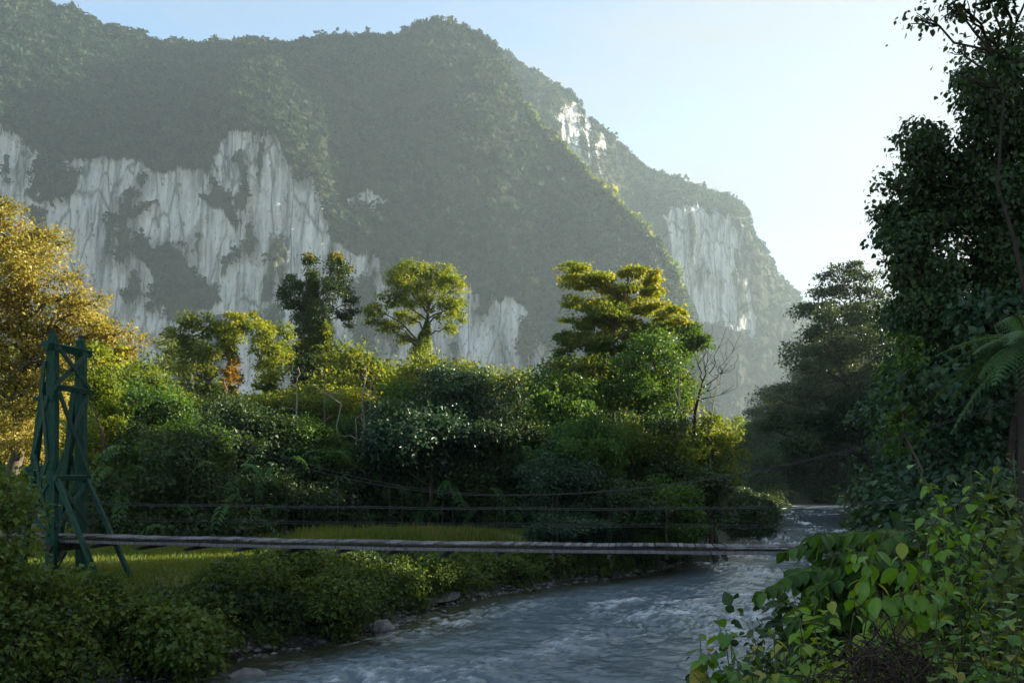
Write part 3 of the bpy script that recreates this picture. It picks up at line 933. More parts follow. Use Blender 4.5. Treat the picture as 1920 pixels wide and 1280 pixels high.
px_tree("tree", "broad tiered tree with flat sunlit leaf layers at its top, left of the bare tree", "tree", 1165, 72,
        [(1072, 507, 26, 6), (1100, 526, 52, 8), (1195, 506, 38, 8), (1215, 522, 26, 6), (1228, 541, 34, 6), (1160, 540, 48, 9), (1075, 572, 24, 7), (1062, 592, 14, 5), (1130, 566, 38, 12), (1200, 566, 46, 13), (1262, 596, 30, 16),
         (1235, 580, 30, 14)],
        "yellowgreen", 1.0, leaf=0.22, lai=1.9, sub=0.7, r0=0.4, shoots=0.08, topuv=(1178, 520), tight=0.24, flat=0.35, updir=0.9, droop=0.15,  # sunlit top painted in yellower leaves than the tiers below
        extra=[([(1110, 604, 36, 14), (1170, 612, 46, 20), (1235, 622, 46, 20), (1098, 644, 44, 15), (1140, 590, 40, 12)], "olive"),
               ([(1066, 634, 30, 9), (1292, 622, 28, 14), (1302, 644, 28, 10), (1270, 655, 40, 14), (1200, 660, 50, 20), (1140, 665, 44, 18), (1310, 640, 18, 8), (1060, 662, 22, 9), (1120, 690, 40, 16), (1170, 705, 40, 22)], "green"),
               ([(1240, 700, 42, 26), (1275, 720, 28, 26), (1190, 745, 42, 22), (1130, 745, 44, 22), (1090, 770, 40, 16), (1250, 745, 34, 20)], "olive")])
px_tree("tree", "dark bushy crown under the right side of the tiered tree", "tree", 1225, 66,
        [(1225, 650, 44, 24), (1180, 690, 40, 26), (1260, 690, 34, 28), (1220, 735, 50, 26), (1165, 740, 36, 24), (1270, 745, 34, 24), (1215, 780, 60, 24)],
        "green", 0.8, leaf=0.22, lai=1.2, sub=0.9, r0=0.3)
px_tree("tree", "arched creeper-draped tree with a sunlit golden fringe, left of the forked tree", "tree", 398, 80,
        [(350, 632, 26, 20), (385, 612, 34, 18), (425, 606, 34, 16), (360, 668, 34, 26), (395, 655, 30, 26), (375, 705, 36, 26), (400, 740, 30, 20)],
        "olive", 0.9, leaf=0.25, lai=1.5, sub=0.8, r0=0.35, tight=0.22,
        extra=[([(428, 690, 12, 26), (434, 722, 12, 26), (430, 752, 12, 18)], "lit_fringe"), ([(470, 600, 20, 12), (445, 640, 14, 22), (455, 610, 24, 14), (432, 628, 18, 18), (415, 650, 14, 20), (424, 668, 12, 22)], "yellowgreen")])  # sunlit side put into the leaf colour as golden and yellower clumps
px_tree("tree", "slim creeper column of a tree with a sunny yellow-green side, left of the forked tree", "tree", 506, 78,
        [(500, 622, 28, 16), (530, 618, 18, 14), (492, 655, 20, 26), (515, 660, 18, 26), (496, 705, 22, 28), (520, 700, 16, 26)],
        "yellowgreen", 0.8, leaf=0.24, lai=1.5, sub=0.8, r0=0.3, tight=0.25, creeper=(0.8, 3, 13, "yellowgreen"))
px_tree("tree", "small pointed tree standing clear against the cliff behind the arched tree", "tree", 322, 92,
        [(322, 645, 14, 14), (312, 668, 20, 16), (338, 665, 18, 18), (325, 690, 28, 18)], "olive", 0.8, leaf=0.26, lai=1.3, sub=0.9, r0=0.25)
px_tree("tree", "small sunlit tree with a pale bare trunk below the umbrella-crowned tree", "tree", 793, 74,
        [(775, 690, 26, 14), (808, 698, 24, 16), (765, 715, 20, 14), (820, 722, 20, 14), (795, 672, 18, 10)], "yellowgreen", 0.8, leaf=0.26, lai=1.1, sub=0.8, r0=0.16, bark="palebark")
px_tree("tree", "dense dark round-topped tree right of the pale-trunked tree", "tree", 858, 64,
        [(850, 705, 40, 20), (895, 722, 34, 20), (830, 735, 36, 26), (875, 755, 50, 30), (920, 765, 34, 26), (815, 790, 40, 30), (860, 800, 50, 30), (915, 810, 40, 26)],
        "teal", 1.0, leaf=0.21, lai=1.5, sub=0.9, r0=0.35)
px_tree("tree", "small dark domed tree in the dip between the round tree and the tiered tree", "tree", 970, 76,
        [(970, 715, 24, 16), (955, 738, 22, 16), (985, 740, 22, 18), (970, 765, 30, 18)], "dark", 0.8, leaf=0.3, lai=1.5, sub=0.8, r0=0.22)
px_tree("tree", "bright green bushy tree at the foot of the tiered tree", "tree", 1040, 62,
        [(1040, 715, 34, 22), (1080, 735, 34, 22), (1010, 745, 30, 22), (1050, 770, 44, 24), (1100, 780, 36, 22), (1000, 790, 34, 24)], "green", 0.9, leaf=0.28, lai=1.5, sub=0.85, r0=0.25)
px_tree("tree", "round olive tree standing over the river bend, right end of the far bank", "tree", 1340, 68,
        [(1340, 795, 28, 20), (1362, 822, 22, 22), (1318, 825, 30, 24), (1340, 855, 30, 24), (1362, 860, 12, 18), (1310, 870, 34, 26), (1345, 895, 26, 24), (1320, 920, 36, 28)],
        "olive", 0.9, leaf=0.28, lai=1.3, sub=0.85, r0=0.28)
px_tree("tree", "dark leaning tree with branches trailing over the river bend", "tree", 1345, 60,
        [(1315, 900, 34, 24), (1345, 920, 22, 20), (1290, 930, 40, 26), (1350, 950, 16, 18), (1320, 965, 34, 22), (1280, 970, 40, 22)], "dark", 0.8, leaf=0.26, lai=1.5, sub=0.8, r0=0.22)
px_tree("tree", "lit yellow-green shrub tree in front of the bare tree", "tree", 1265, 60,
        [(1265, 830, 30, 20), (1290, 855, 26, 20), (1240, 855, 30, 22), (1270, 885, 34, 24)], "yellowgreen", 0.7, leaf=0.26, lai=1.3, sub=0.8, r0=0.2)

# the bare tree
bx_, by_ = X(1303, 70), 70.0
bz_ = gz(bx_, by_)
root = empty("bare_tree", (bx_, by_, bz_), "bare dead tree with thin upswept branches against the hazy hillside", "tree")
tb = Buf()
o3 = np.array([bx_, by_, bz_])


def bp(u, v, dy=0.0):
    return at(u, v, 70.0) + np.array([0, dy, 0]) - o3


tube(tb, np.array([[0, 0, -0.4], bp(1300, 830), bp(1304, 770), bp(1312, 735), bp(1318, 715)]), [0.24, 0.19, 0.15, 0.12, 0.09], 7)
for p, q, r in [((1318, 715), (1312, 655), 0.09), ((1318, 715), (1330, 645), 0.09), ((1314, 728), (1372, 668), 0.08), ((1308, 750), (1385, 726), 0.06), ((1330, 700), (1352, 640), 0.06),
                ((1316, 700), (1300, 648), 0.05), ((1340, 702), (1378, 690), 0.04), ((1322, 690), (1318, 630), 0.045), ((1345, 695), (1380, 650), 0.045), ((1310, 742), (1350, 718), 0.05)]:
    d0 = RNG.uniform(-1, 1)
    P = bough(bp(*p), bp(*q, d0), 6, -0.05, 0.03)
    tube(tb, P, np.linspace(r * 0.7, 0.016, 6), 5)
    for _ in range(4):
        s = P[RNG.integers(2, 6)]
        tube(tb, bough(s, s + np.array([RNG.uniform(-0.9, 1.1), RNG.uniform(-0.5, 0.5), RNG.uniform(0.5, 1.6)]), 4, 0, 0.06), np.linspace(0.024, 0.012, 4), 4)
tb.build("trunk", M["darkbark"], root, True)


# --- prototypes for the trees and shrubs of the shaded thicket
def dome(H, R, n, low=0.35, flatn=0.75):
    out = []
    for _ in range(n):
        d = nrm(RNG.normal(size=3) + np.array([0, 0, 0.5]))
        rr = R * RNG.uniform(0.35, 0.8)
        c = np.array([0, 0, H * (low + (1 - low) * 0.5)]) + d * np.array([rr, rr, H * (1 - low) * 0.40])
        k = R * RNG.uniform(0.24, 0.46)
        q = RNG.random()
        f_ = (1.35, 0.32) if q < 0.35 else ((0.6, 1.5) if q < 0.6 else (1.0, flatn))
        out.append([*c, k * f_[0], k * f_[0], k * f_[1]])
    return out


def far_label(i):
    return i


HID = (0, -300, 0)
protos = {}
protos["round"] = dict(H=9.0, R=3.6, n=15, mat="green", leaf=0.20)
protos["bushy"] = dict(H=6.5, R=3.4, n=13, mat="dark", leaf=0.20, low=0.12)
protos["bluish"] = dict(H=6.0, R=3.4, n=13, mat="teal", leaf=0.20, low=0.12)
protos["olive"] = dict(H=8.0, R=3.2, n=13, mat="olive", leaf=0.20, low=0.2)
protos["sunny"] = dict(H=9.5, R=3.0, n=13, mat="yellowgreen", leaf=0.21, low=0.2)
spots = [
    # kind, name, u, v of the top, Y, label
    ("bushy", "shrub", 250, 838, 52, "dark shrub on the meadow edge right of the green tower"),
    ("olive", "tree", 262, 690, 70, "olive tree right of the golden tree, at the left edge of the forest"),
    ("sunny", "tree", 335, 752, 66, "yellow-green sunlit tree below the arched tree's left side"),
    ("bluish", "shrub", 395, 850, 60, "bluish green shrub with feathery sprays, left part of the meadow edge"),
    ("round", "tree", 285, 730, 60, "green tree directly behind the shrub right of the tower"),
    ("sunny", "tree", 478, 745, 68, "rounded yellow-green tree at the foot of the slim creeper column"),
    ("olive", "tree", 648, 680, 88, "olive tree filling the gap between the forked and umbrella-crowned trees"),
    ("sunny", "tree", 665, 725, 72, "sunlit yellow-green tree between the forked tree and the pale-trunked tree"),
    ("olive", "tree", 600, 722, 74, "olive bushy tree at the foot of the forked tree"),
    ("round", "tree", 728, 740, 68, "green tree left of the small pale-trunked tree"),
    ("bushy", "shrub", 520, 845, 61, "dark green shrub on the meadow edge below the forked tree"),
    ("round", "shrub", 640, 835, 63, "green leafy shrub left of the tall grass clump on the meadow"),
    ("bluish", "shrub", 740, 850, 63, "bluish green shrub behind the grassy clump on the meadow edge"),
    ("bushy", "shrub", 850, 870, 64, "dark shrub under the dense round-topped tree"),
    ("bluish", "shrub", 960, 850, 63, "bluish green shrub at the meadow's right end"),
    ("round", "tree", 1085, 785, 56, "rounded green tree capped with light, in front of the tiered tree"),
    ("bluish", "shrub", 1040, 862, 53, "low bluish shrub hanging over the meadow's right end"),
    ("bushy", "shrub", 1170, 905, 52, "dark shrub behind the middle of the footbridge, below the light-capped tree"),
    ("olive", "shrub", 1170, 800, 60, "olive shrub below the right side of the tiered tree"),
    ("round", "shrub", 1240, 905, 54, "green shrub between the light-capped tree and the river bend"),
    ("bluish", "shrub", 1065, 968, 50, "low spreading bluish bush on the bank just above the footbridge deck"),
    ("olive", "tree", 920, 715, 82, "olive tree just behind the dense round-topped tree"),
    ("round", "tree", 190, 870, 50, "leafy green shrub tree at the right foot of the green tower"),
    ("round", "tree", 330, 790, 47, "dark green tree at the left end of the thicket, behind the bridge's first planks"),
    ("bushy", "tree", 455, 770, 56, "dark tree rising out of the thicket below the arched tree"),
    ("sunny", "tree", 545, 740, 70, "yellow-green sunlit tree hugging the forked tree's trunk"),
    ("olive", "tree", 690, 675, 80, "olive tree under the umbrella-crowned tree's left boughs"),
    ("round", "tree", 585, 790, 58, "green tree standing up out of the thicket below the forked tree"),
    ("bluish", "tree", 800, 775, 60, "bluish green tree in front of the small pale-trunked tree"),
    ("sunny", "tree", 735, 690, 76, "slim sunlit tree just left of the umbrella-crowned tree's trunk"),
    ("bushy", "shrub", 325, 870, 49, "dark spreading shrub behind the sunlit meadow strip"),
    ("olive", "shrub", 450, 815, 62, "olive shrub in front of the rounded yellow-green tree"),
]
first = {}
for kind, nm, u, vt, Y, lab in spots:
    p = protos[kind]
    x = X(u, Y)
    z = gz(x, Y)
    want = Z(vt, Y) - z
    sc = want / p["H"]
    if kind not in first:
        q = make_tree(nm, lab, "tree" if nm == "tree" else "shrub", (x, Y, z), dome(p["H"], p["R"], p["n"], p.get("low", 0.3)), p["mat"], leaf=p["leaf"], lai=1.5, sub=0.8, r0=0.22)
        q.scale = (max(sc, 0.75),) * 2 + (sc,)
        first[kind] = q
    else:
        c = copy_thing(first[kind], (x, Y, z), RNG.uniform(0, 6.28), (max(sc, 0.75) * RNG.uniform(0.9, 1.15), max(sc, 0.75), sc), lab)
        c.name = nm
        c["category"] = "tree" if nm == "tree" else "shrub"

# --- masses nobody could count
def mass(name, label, clumps, mats, leaf, lai, sub=0.8, tmpl=KITE, width=0.75, droop=0.3, **kw):
    b_ = Buf()
    clump_leaves(b_, clumps, leaf, lai, sub, droop, tmpl, width, **kw)
    o = b_.build(name, M[mats])
    return tag(o, label, None, None, "stuff")


# shaded thicket between meadow and sunlit trees
def thicket(us, vt, Y0, Y1, r0, r1, n, jag=(0.8, 1.12)):
    out = []
    for _ in range(n):
        u = RNG.uniform(us[0], us[-1])
        Y = RNG.uniform(Y0, Y1)
        if Y0 < 62:
            Y = RNG.uniform(np.interp(u, [150, 400, 660], [41, 42, Y0]), Y1)
        x = X(u, Y)
        z0 = gz(x, Y)
        zt = max(Z(np.interp(u, us, vt), Y) - z0, 1.2)
        r = r0 + (r1 - r0) * RNG.random() ** 1.4
        q = RNG.random()
        f_ = (1.5, 0.34) if q < 0.38 else ((0.6, 1.5) if q < 0.6 else (1.0, 0.75))
        zz = z0 + (zt * RNG.uniform(*jag) * (1 + (jag[1] - 1) * 1.6 * (fbm(np.array([x * 0.16]), np.array([Y * 0.16]), 0, 2)[0] - 0.5)) - r * f_[1]) * RNG.uniform(0.0, 1.0) ** 0.7
        out.append([x, Y, max(zz, z0 + 0.2), r * f_[0], r * f_[0], r * f_[1]])
    return np.array(out)


TU = [150, 300, 500, 650, 760, 900, 1000, 1160, 1250, 1300]
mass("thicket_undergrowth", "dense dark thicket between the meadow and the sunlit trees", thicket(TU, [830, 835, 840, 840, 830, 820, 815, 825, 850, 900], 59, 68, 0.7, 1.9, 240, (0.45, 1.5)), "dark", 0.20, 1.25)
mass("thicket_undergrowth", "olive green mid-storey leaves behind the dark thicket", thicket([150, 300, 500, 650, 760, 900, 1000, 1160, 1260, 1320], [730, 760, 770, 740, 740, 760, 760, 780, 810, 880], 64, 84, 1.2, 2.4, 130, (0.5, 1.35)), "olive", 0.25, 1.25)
mass("forest", "distant forest canopy closing the gaps between the trees", thicket([-100, 200, 330, 420, 560, 700, 850, 1000, 1250, 1330], [690, 690, 690, 690, 680, 690, 700, 720, 730, 800], 95, 150, 2.0, 4.2, 150), "olive", 0.55, 1.2, 1.4)
mass("forest", "pale hazy trees in the valley gap upstream", thicket([1330, 1380, 1420, 1470], [800, 790, 795, 800], 215, 280, 2.5, 5.0, 70), "yellowgreen", 0.7, 1.2, 1.6)


def sprays(name, label, pts, out, L0, L1, mat, npair=11, leaflet=0.2, rise=0.7):
    b_ = Buf()
    n = len(pts)
    t = np.linspace(0.12, 1, npair)
    d = nrm(np.concatenate([out[:, :2], np.full((n, 1), rise)], 1) + RNG.normal(size=(n, 3)) * 0.25)
    L = RNG.uniform(L0, L1, n)
    P = pts[:, None] + d[:, None] * (L[:, None] * t)[..., None]
    P[..., 2] -= L[:, None] * (rise + 0.35) * t ** 2.2
    tan = nrm(np.gradient(P, axis=1))
    side = nrm(np.cross(tan, np.array([0, 0, 1.0])))
    up = np.cross(side, tan)
    tt_ = np.repeat(RNG.random(n), npair)
    for sg in (-1, 1):
        ax = side * sg + tan * 0.55 - np.array([0, 0, 0.35])
        ln = L[:, None] * leaflet * np.sin(np.pi * (0.12 + 0.85 * t)) ** 0.7
        put_leaves(b_, KITE, P.reshape(-1, 3), (ax + RNG.normal(size=ax.shape) * 0.1).reshape(-1, 3), (up + RNG.normal(size=up.shape) * 0.2).reshape(-1, 3), ln.ravel(), 0.34,
                   np.clip(tt_ + RNG.normal(size=n * npair) * 0.1, 0, 1))
    return tag(b_.build(name, M[mat]), label, None, None, "stuff")


def spray_spots(n, us, vt, Y0, Y1, diag=True):
    u = RNG.uniform(us[0], us[-1], n)
    Y = RNG.uniform(0, 1, n)
    Y = np.interp(u, [150, 400, 660], [40, 41, Y0]) * (1 - Y) + Y1 * Y if diag else Y0 + (Y1 - Y0) * Y
    x = X(u, Y)
    z0 = ground_z(x, Y)
    zt = Z(np.interp(u, us, vt), Y) - z0
    z = z0 + np.maximum(zt, 0.6) * RNG.uniform(0.1, 1.02, n)
    a = RNG.uniform(0, 2 * np.pi, n)
    return np.stack([x, Y, z], 1), np.stack([np.cos(a), np.sin(a) - 0.5, 0 * a], 1)


p_, o_ = spray_spots(800, TU, [838, 842, 846, 846, 836, 826, 820, 830, 858, 905], 58, 66)
sprays("palm_undergrowth", "arching feathery palm and fern sprays in the shaded thicket", p_, o_, 1.1, 2.6, "fern", 12, 0.22)
p_, o_ = spray_spots(380, TU, [700, 720, 740, 720, 720, 740, 750, 770, 800, 870], 64, 84, False)
sprays("palm_undergrowth", "sunlit arching sprays among the mid-storey trees", p_, o_, 1.3, 3.0, "green", 12, 0.22)
# slender pale trunks and hanging vines among the mid-storey
b_ = Buf()
for _ in range(46):
    u = RNG.uniform(190, 1330)
    Y = RNG.uniform(60, 86)
    x = X(u, Y)
    z0 = gz(x, Y)
    zt = Z(RNG.uniform(690, 800), Y)
    P = bough(np.array([x, Y, z0 - 0.2]), np.array([x + RNG.normal() * 0.9, Y + RNG.normal() * 0.6, zt]), 7, 0, 0.015)
    tube(b_, P, np.linspace(RNG.uniform(0.08, 0.17), 0.04, 7), 6, RNG.random())
    for _k in range(3):
        q = P[RNG.integers(4, 7)]
        tube(b_, bough(q, q + np.array([RNG.normal() * 1.2, RNG.normal() * 0.8, RNG.uniform(0.3, 1.6)]), 4, 0.05, 0.05), np.linspace(0.04, 0.015, 4), 4, RNG.random())
tag(b_.build("undergrowth_stems", M["palebark"]), "slender pale stems standing among the mid-storey leaves", None, None, "stuff")


# river bank scrub, left bank
def bank(us, vt, ys_, n, r0, r1, hmax):
    out = []
    while len(out) < n:
        u = RNG.uniform(us[0], us[-1])
        y = RNG.uniform(*ys_)
        x = X(u, y)
        d = float(river_l(np.array([y]))[0]) - x
        if d < 0.35 or d > 13:
            continue
        z0 = gz(x, y)
        zt = min(Z(np.interp(u, us, vt), y) - z0, hmax * sstep(0, 2.5, d) + 0.35)
        if zt < 0.3 or (d > 5.5 and u < 420):
            continue
        r = RNG.uniform(r0, r1) * (0.55 + 0.45 * sstep(0, 3, d))
        r = min(r, max(zt * 0.75, 0.28))
        out.append([x, y, z0 + max(zt - r * 1.0, 0.05) * RNG.uniform(0.1, 1.0), r * 1.15, r * 1.15, r * 0.75])
    return np.array(out)


BU = [-60, 60, 170, 260, 340, 420, 500, 600, 700, 820, 950, 1050, 1150, 1260, 1340]
BT = [1010, 1060, 1110, 1112, 1105, 1070, 1040, 1032, 1030, 1030, 1035, 1035, 1035, 1040, 1045]
mass("riverbank_undergrowth", "tangled green scrub covering the far river bank below the footbridge", bank(BU, BT, (20, 60), 190, 0.4, 0.95, 2.2), "scrub", 0.17, 1.3, 0.5)
mass("riverbank_undergrowth", "darker low leaves in the far bank scrub", bank(BU, BT, (20, 58), 110, 0.35, 0.8, 1.6), "dark", 0.16, 1.2, 0.5)
bc = bank(BU, BT, (21, 58), 900, 0.3, 0.6, 1.8)
a_ = RNG.uniform(0, 2 * np.pi, len(bc))
sprays("riverbank_ferns", "arching ferns and long grass leaves over the far bank scrub", bc[:, :3] + np.array([0, 0, 0.1]), np.stack([np.cos(a_) + 0.4, np.sin(a_) - 0.5, 0 * a_], 1), 0.5, 1.5, "scrub", 10, 0.2)
mass("riverbank_undergrowth", "grassy yellow-green sprays along the water's edge of the far bank", bank(BU, BT, (22, 56), 90, 0.25, 0.5, 1.0), "green", 0.26, 1.1, 0.4, LANCE, 1.0, droop=0.5)


# meadow grass and the taller clump
def blades(name, label, pts, h0, h1, w, mat, kind="stuff"):
    n = len(pts)
    b_ = Buf()
    ax = nrm(np.stack([RNG.normal(size=n) * 0.35, RNG.normal(size=n) * 0.35, np.ones(n)], 1))
    nn = nrm(np.stack([RNG.normal(size=n), RNG.normal(size=n), 0.1 * np.ones(n)], 1))
    L = RNG.uniform(h0, h1, n)
    put_leaves(b_, LANCE, pts, ax, nn, L, w, np.clip(fbm(pts[:, 0] * 0.4, pts[:, 1] * 0.4, 0, 3) + RNG.normal(size=n) * 0.15, 0, 1))
    return tag(b_.build(name, M[mat]), label, None, None, kind)


gp = []
yy_ = RNG.uniform(27, 56, 60000)
uu_ = RNG.uniform(20, 1060, 60000)
xx_ = X(uu_, yy_)
dd_ = river_l(yy_) - xx_
ok = (dd_ > 3.5)
pts = np.stack([xx_[ok], yy_[ok], ground_z(xx_[ok], yy_[ok])], 1)
blades("grass", "short meadow grass on the flat beyond the footbridge", pts, 0.12, 0.32, 0.5, "grass")
n = 9000
u = RNG.choice([760, 800, 840, 900, 700, 620, 960], n) + RNG.normal(size=n) * 28
y = RNG.uniform(40, 49, n)
x = X(u, y)
pts = np.stack([x, y, ground_z(x, y)], 1)
blades("grass", "tall bright grass shoots behind the middle of the footbridge", pts[(river_l(y) - x) > 2.5], 0.3, 0.95, 0.3, "grass")

# individual bushes on the far bank that can be told apart
sh = make_tree("bush", "leafy green bush below the footbridge deck, in the middle of the far bank", "bush", (X(690, 38), 38, gz(X(690, 38), 38) - 0.1), dome(2.6, 1.9, 11, 0.1), "scrub", leaf=0.17, lai=1.5, sub=0.5, r0=0.07)
sh.scale = (0.62, 0.6, 0.42)
for u, Y, vt, lab in [(545, 33, 1030, "rounded bush on the far bank right of the sunlit meadow strip"), (425, 31.5, 1050, "bush on the far bank at the right end of the sunlit meadow strip"),
                      (150, 26.5, 1085, "bush in front of the green tower's base"), (330, 25.5, 1140, "bush low on the bank under the sunlit meadow strip"),
                      (830, 40.5, 1045, "bush on the far bank above the dark ledge of rock"), (960, 45, 1045, "bush on the far bank midway between the dark ledge and the river bend"),
                      (1120, 51, 1035, "drooping dark bush at the water just below the footbridge"), (1250, 58, 1030, "last small bush on the far bank before the river bend"),
                      (640, 31.5, 1085, "low bush close to the water, straight below the forked tree")]:
    z_ = gz(X(u, Y), Y)
    sc = max((Z(vt, Y) - z_) / 2.6, 0.28)
    c = copy_thing(sh, (X(u, Y), Y, z_ - 0.1), RNG.uniform(0, 6.28), (max(sc, 0.5) * 1.2, max(sc, 0.5), sc), lab)
    c.name = "bush"
px_tree("creeper_bush", "tall creeper-clad bush left of the green tower", "bush", -10, 24,
        [(10, 930, 40, 45), (-30, 980, 60, 70), (30, 1000, 34, 50), (0, 1080, 55, 70), (40, 1090, 26, 40), (-20, 1160, 60, 60), (30, 1180, 50, 50)], "scrub", 0.5, leaf=0.17, lai=1.6, sub=0.5, r0=0.1, tight=0.28)

# ------------------------------------------------------------------ right bank
px_tree("tree", "feathery open-crowned tree against the bright sky, left of the dark giants", "tree", 1650, 118,
        [(1592, 502, 34, 9), (1565, 520, 30, 10), (1622, 520, 26, 11), (1538, 548, 28, 11), (1590, 545, 40, 14), (1640, 555, 30, 18), (1515, 575, 30, 11), (1565, 580, 40, 14), (1620, 590, 40, 20), (1495, 592, 18, 8), (1655, 600, 30, 24),
         (1585, 615, 44, 14)], "dark", 1.0, leaf=0.34, lai=1.0, sub=1.3, r0=0.5, topuv=(1605, 530), tight=0.26, flat=0.4, bark="darkbark", twigs=6)
px_tree("tree", "broad dark tree with sun-edged leaf tiers leaning over the far water", "tree", 1668, 108,
        [(1540, 625, 38, 18), (1500, 655, 26, 14), (1482, 682, 16, 12), (1560, 665, 46, 24), (1620, 645, 46, 30), (1515, 702, 38, 22), (1590, 700, 46, 26), (1640, 710, 40, 32), (1490, 730, 32, 14), (1466, 748, 18, 9), (1545, 745, 46, 24),
         (1610, 760, 46, 30), (1478, 782, 30, 16), (1520, 790, 44, 24), (1446, 800, 22, 10), (1570, 800, 44, 28), (1500, 835, 40, 22), (1600, 600, 36, 20), (1560, 590, 26, 14), (1640, 780, 40, 34)],
        "dark", 1.6, leaf=0.32, lai=1.6, sub=1.3, r0=0.5, tight=0.24, flat=0.6, bark="darkbark")
RB = [(1455, 838, 182, "rounded green tree beyond the far water, where the river bends out of sight"), (1515, 812, 184, "dark green tree beyond the far water, below the layered tree"), (1575, 795, 180, "bushy tree on the bank beyond the far water, left of the bright vine column"),
      (1655, 770, 62, "tall bushy tree behind the bright vine column"), (1640, 870, 90, "low dark bush at the right end of the far water"), (1665, 880, 46, "dark bush below the bright vine column"),
      (1412, 868, 180, "small bush at the left end of the far bank beyond the water")]
for i, (u, vt, Y, lab) in enumerate(RB):
    kind = ["round", "bluish", "bushy", "bluish", "bushy", "bushy", "round"][i]
    p = protos[kind]
    x = X(u, Y)
    x = x if Y > 170 else max(x, float(river_r(np.array([Y]))[0]) + 1.2)
    z = gz(x, Y)
    sc = max((Z(vt, Y) - z) / p["H"], 0.35)
    wd = max(sc, 0.6)
    c = copy_thing(first[kind], (x, Y, z - 0.2), RNG.uniform(0, 6.28), (wd, wd, sc), lab)
    c.name = "tree" if i in (0, 1, 2, 3) else "bush"
    c["category"] = c.name


def rbank(us, vt, ys_, n, r0, r1):
    out = []
    while len(out) < n:
        u = RNG.uniform(us[0], us[-1])
        y = RNG.uniform(*ys_)
        x = X(u, y)
        d = x - float(river_r(np.array([y]))[0])
        if d < -0.6:
            continue
        z0 = gz(x, y) if d > 0 else 0.3
        zt = Z(np.interp(u, us, vt), y) - z0
        if zt < 0.6:
            continue
        r = RNG.uniform(r0, r1) * (0.5 + 0.5 * y / ys_[1])
        if 41 < y < 50:  # canopy kept low here so sun through the hill notch reaches the meadow
            zt = min(zt, 10.5 - r - z0)
            if zt < 0.6:
                continue
        out.append([x, y, z0 + max(zt - r * 0.8, 0.2) * RNG.uniform(0.0, 1.0) ** 0.8, r, r, r * 0.72])
    return np.array(out)


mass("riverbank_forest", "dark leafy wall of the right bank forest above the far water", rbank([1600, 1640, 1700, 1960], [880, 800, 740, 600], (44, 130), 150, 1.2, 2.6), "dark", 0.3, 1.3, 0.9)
mass("riverbank_forest", "dark forest on the far side of the bend, closing off the river", thicket([1385, 1430, 1500, 1560, 1640, 1700], [890, 850, 815, 790, 740, 700], 178, 205, 2.4, 4.6, 110), "dark", 0.45, 1.3, 1.7)
mass("riverbank_forest", "jungle climbing the hillside beyond the bend, behind the layered tree", thicket([1440, 1490, 1540, 1600, 1660, 1720], [800, 720, 660, 610, 580, 560], 188, 235, 2.6, 5.4, 230), "dark", 0.48, 1.3, 1.7)
mass("riverbank_forest", "low scrub on the far end of the left bank, at the bend", thicket([1385, 1425, 1470], [918, 925, 934], 156, 178, 0.8, 1.3, 110, (0.5, 0.8)), "dark", 0.36, 1.3, 1.0)
mass("riverbank_forest", "low green scrub on the left bank before the bend", thicket([1360, 1385, 1402, 1440], [930, 930, 932, 934], 82, 150, 0.7, 1.4, 150, (0.5, 0.9)), "dark", 0.3, 1.3, 0.8)
mass("riverbank_forest", "low leaves at the water's edge beyond the far water", thicket([1385, 1480, 1580], [925, 918, 915], 174, 183, 1.4, 2.2, 60), "dark", 0.4, 1.3, 1.0)
mass("riverbank_forest", "bluish green leaves filling the shade of the right bank", rbank([1610, 1650, 1680, 1720, 1960], [985, 860, 760, 650, 420], (26, 46), 130, 0.8, 1.5), "teal", 0.22, 1.4, 0.7, LEAF, 1.0)


# --- the dark giants on the right
def giant(label, base_u, Y, cl, mat, leaf, lai, **kw):
    return px_tree("tree", label, "tree", base_u, Y, cl, mat, kw.pop("ys", 0.8), leaf=leaf, lai=lai, sub=kw.pop("sub", 0.7), tmpl=LEAF, width=1.0, droop=0.9, bark="darkbark", updir=0.35, tight=kw.pop("tight", 0.22), flat=0.8, twigs=7, **kw)


giant("towering dark tree, its drooping left boughs cutting into the bright sky", 1880, 30,
      [(1705, 318, 30, 28), (1678, 335, 14, 14), (1735, 270, 34, 32), (1760, 225, 34, 34), (1795, 190, 30, 34), (1825, 150, 24, 26), (1720, 380, 45, 40), (1700, 440, 36, 44), (1780, 310, 55, 55), (1850, 230, 55, 60), (1900, 180, 50, 60),
       (1780, 420, 60, 60), (1870, 340, 70, 80), (1695, 505, 34, 40), (1760, 520, 60, 55), (1860, 480, 70, 70), (1930, 300, 60, 90), (1940, 460, 60, 90), (1740, 350, 50, 50), (1720, 470, 50, 60), (1690, 410, 34, 34), (1820, 260, 50, 50), (1830, 400, 60, 70), (1810, 550, 60, 60), (1900, 390, 60, 70), (1900, 250, 60, 60), (1730, 560, 46, 50), (1700, 580, 40, 40), (1780, 610, 60, 50), (1870, 600, 70, 60)],
      "dark", 0.16, 2.3, r0=0.34, topuv=(1900, 430), limb_r=0.2)
giant("dark broadleaf tree filling the slope below the towering tree", 1800, 33,
      [(1690, 560, 36, 36), (1680, 620, 40, 40), (1730, 650, 55, 50), (1800, 690, 60, 50), (1680, 690, 44, 40), (1740, 740, 55, 45), (1690, 770, 50, 40), (1800, 780, 60, 45), (1860, 720, 60, 60), (1740, 810, 50, 36)],
      "teal", 0.16, 2.0, r0=0.4)
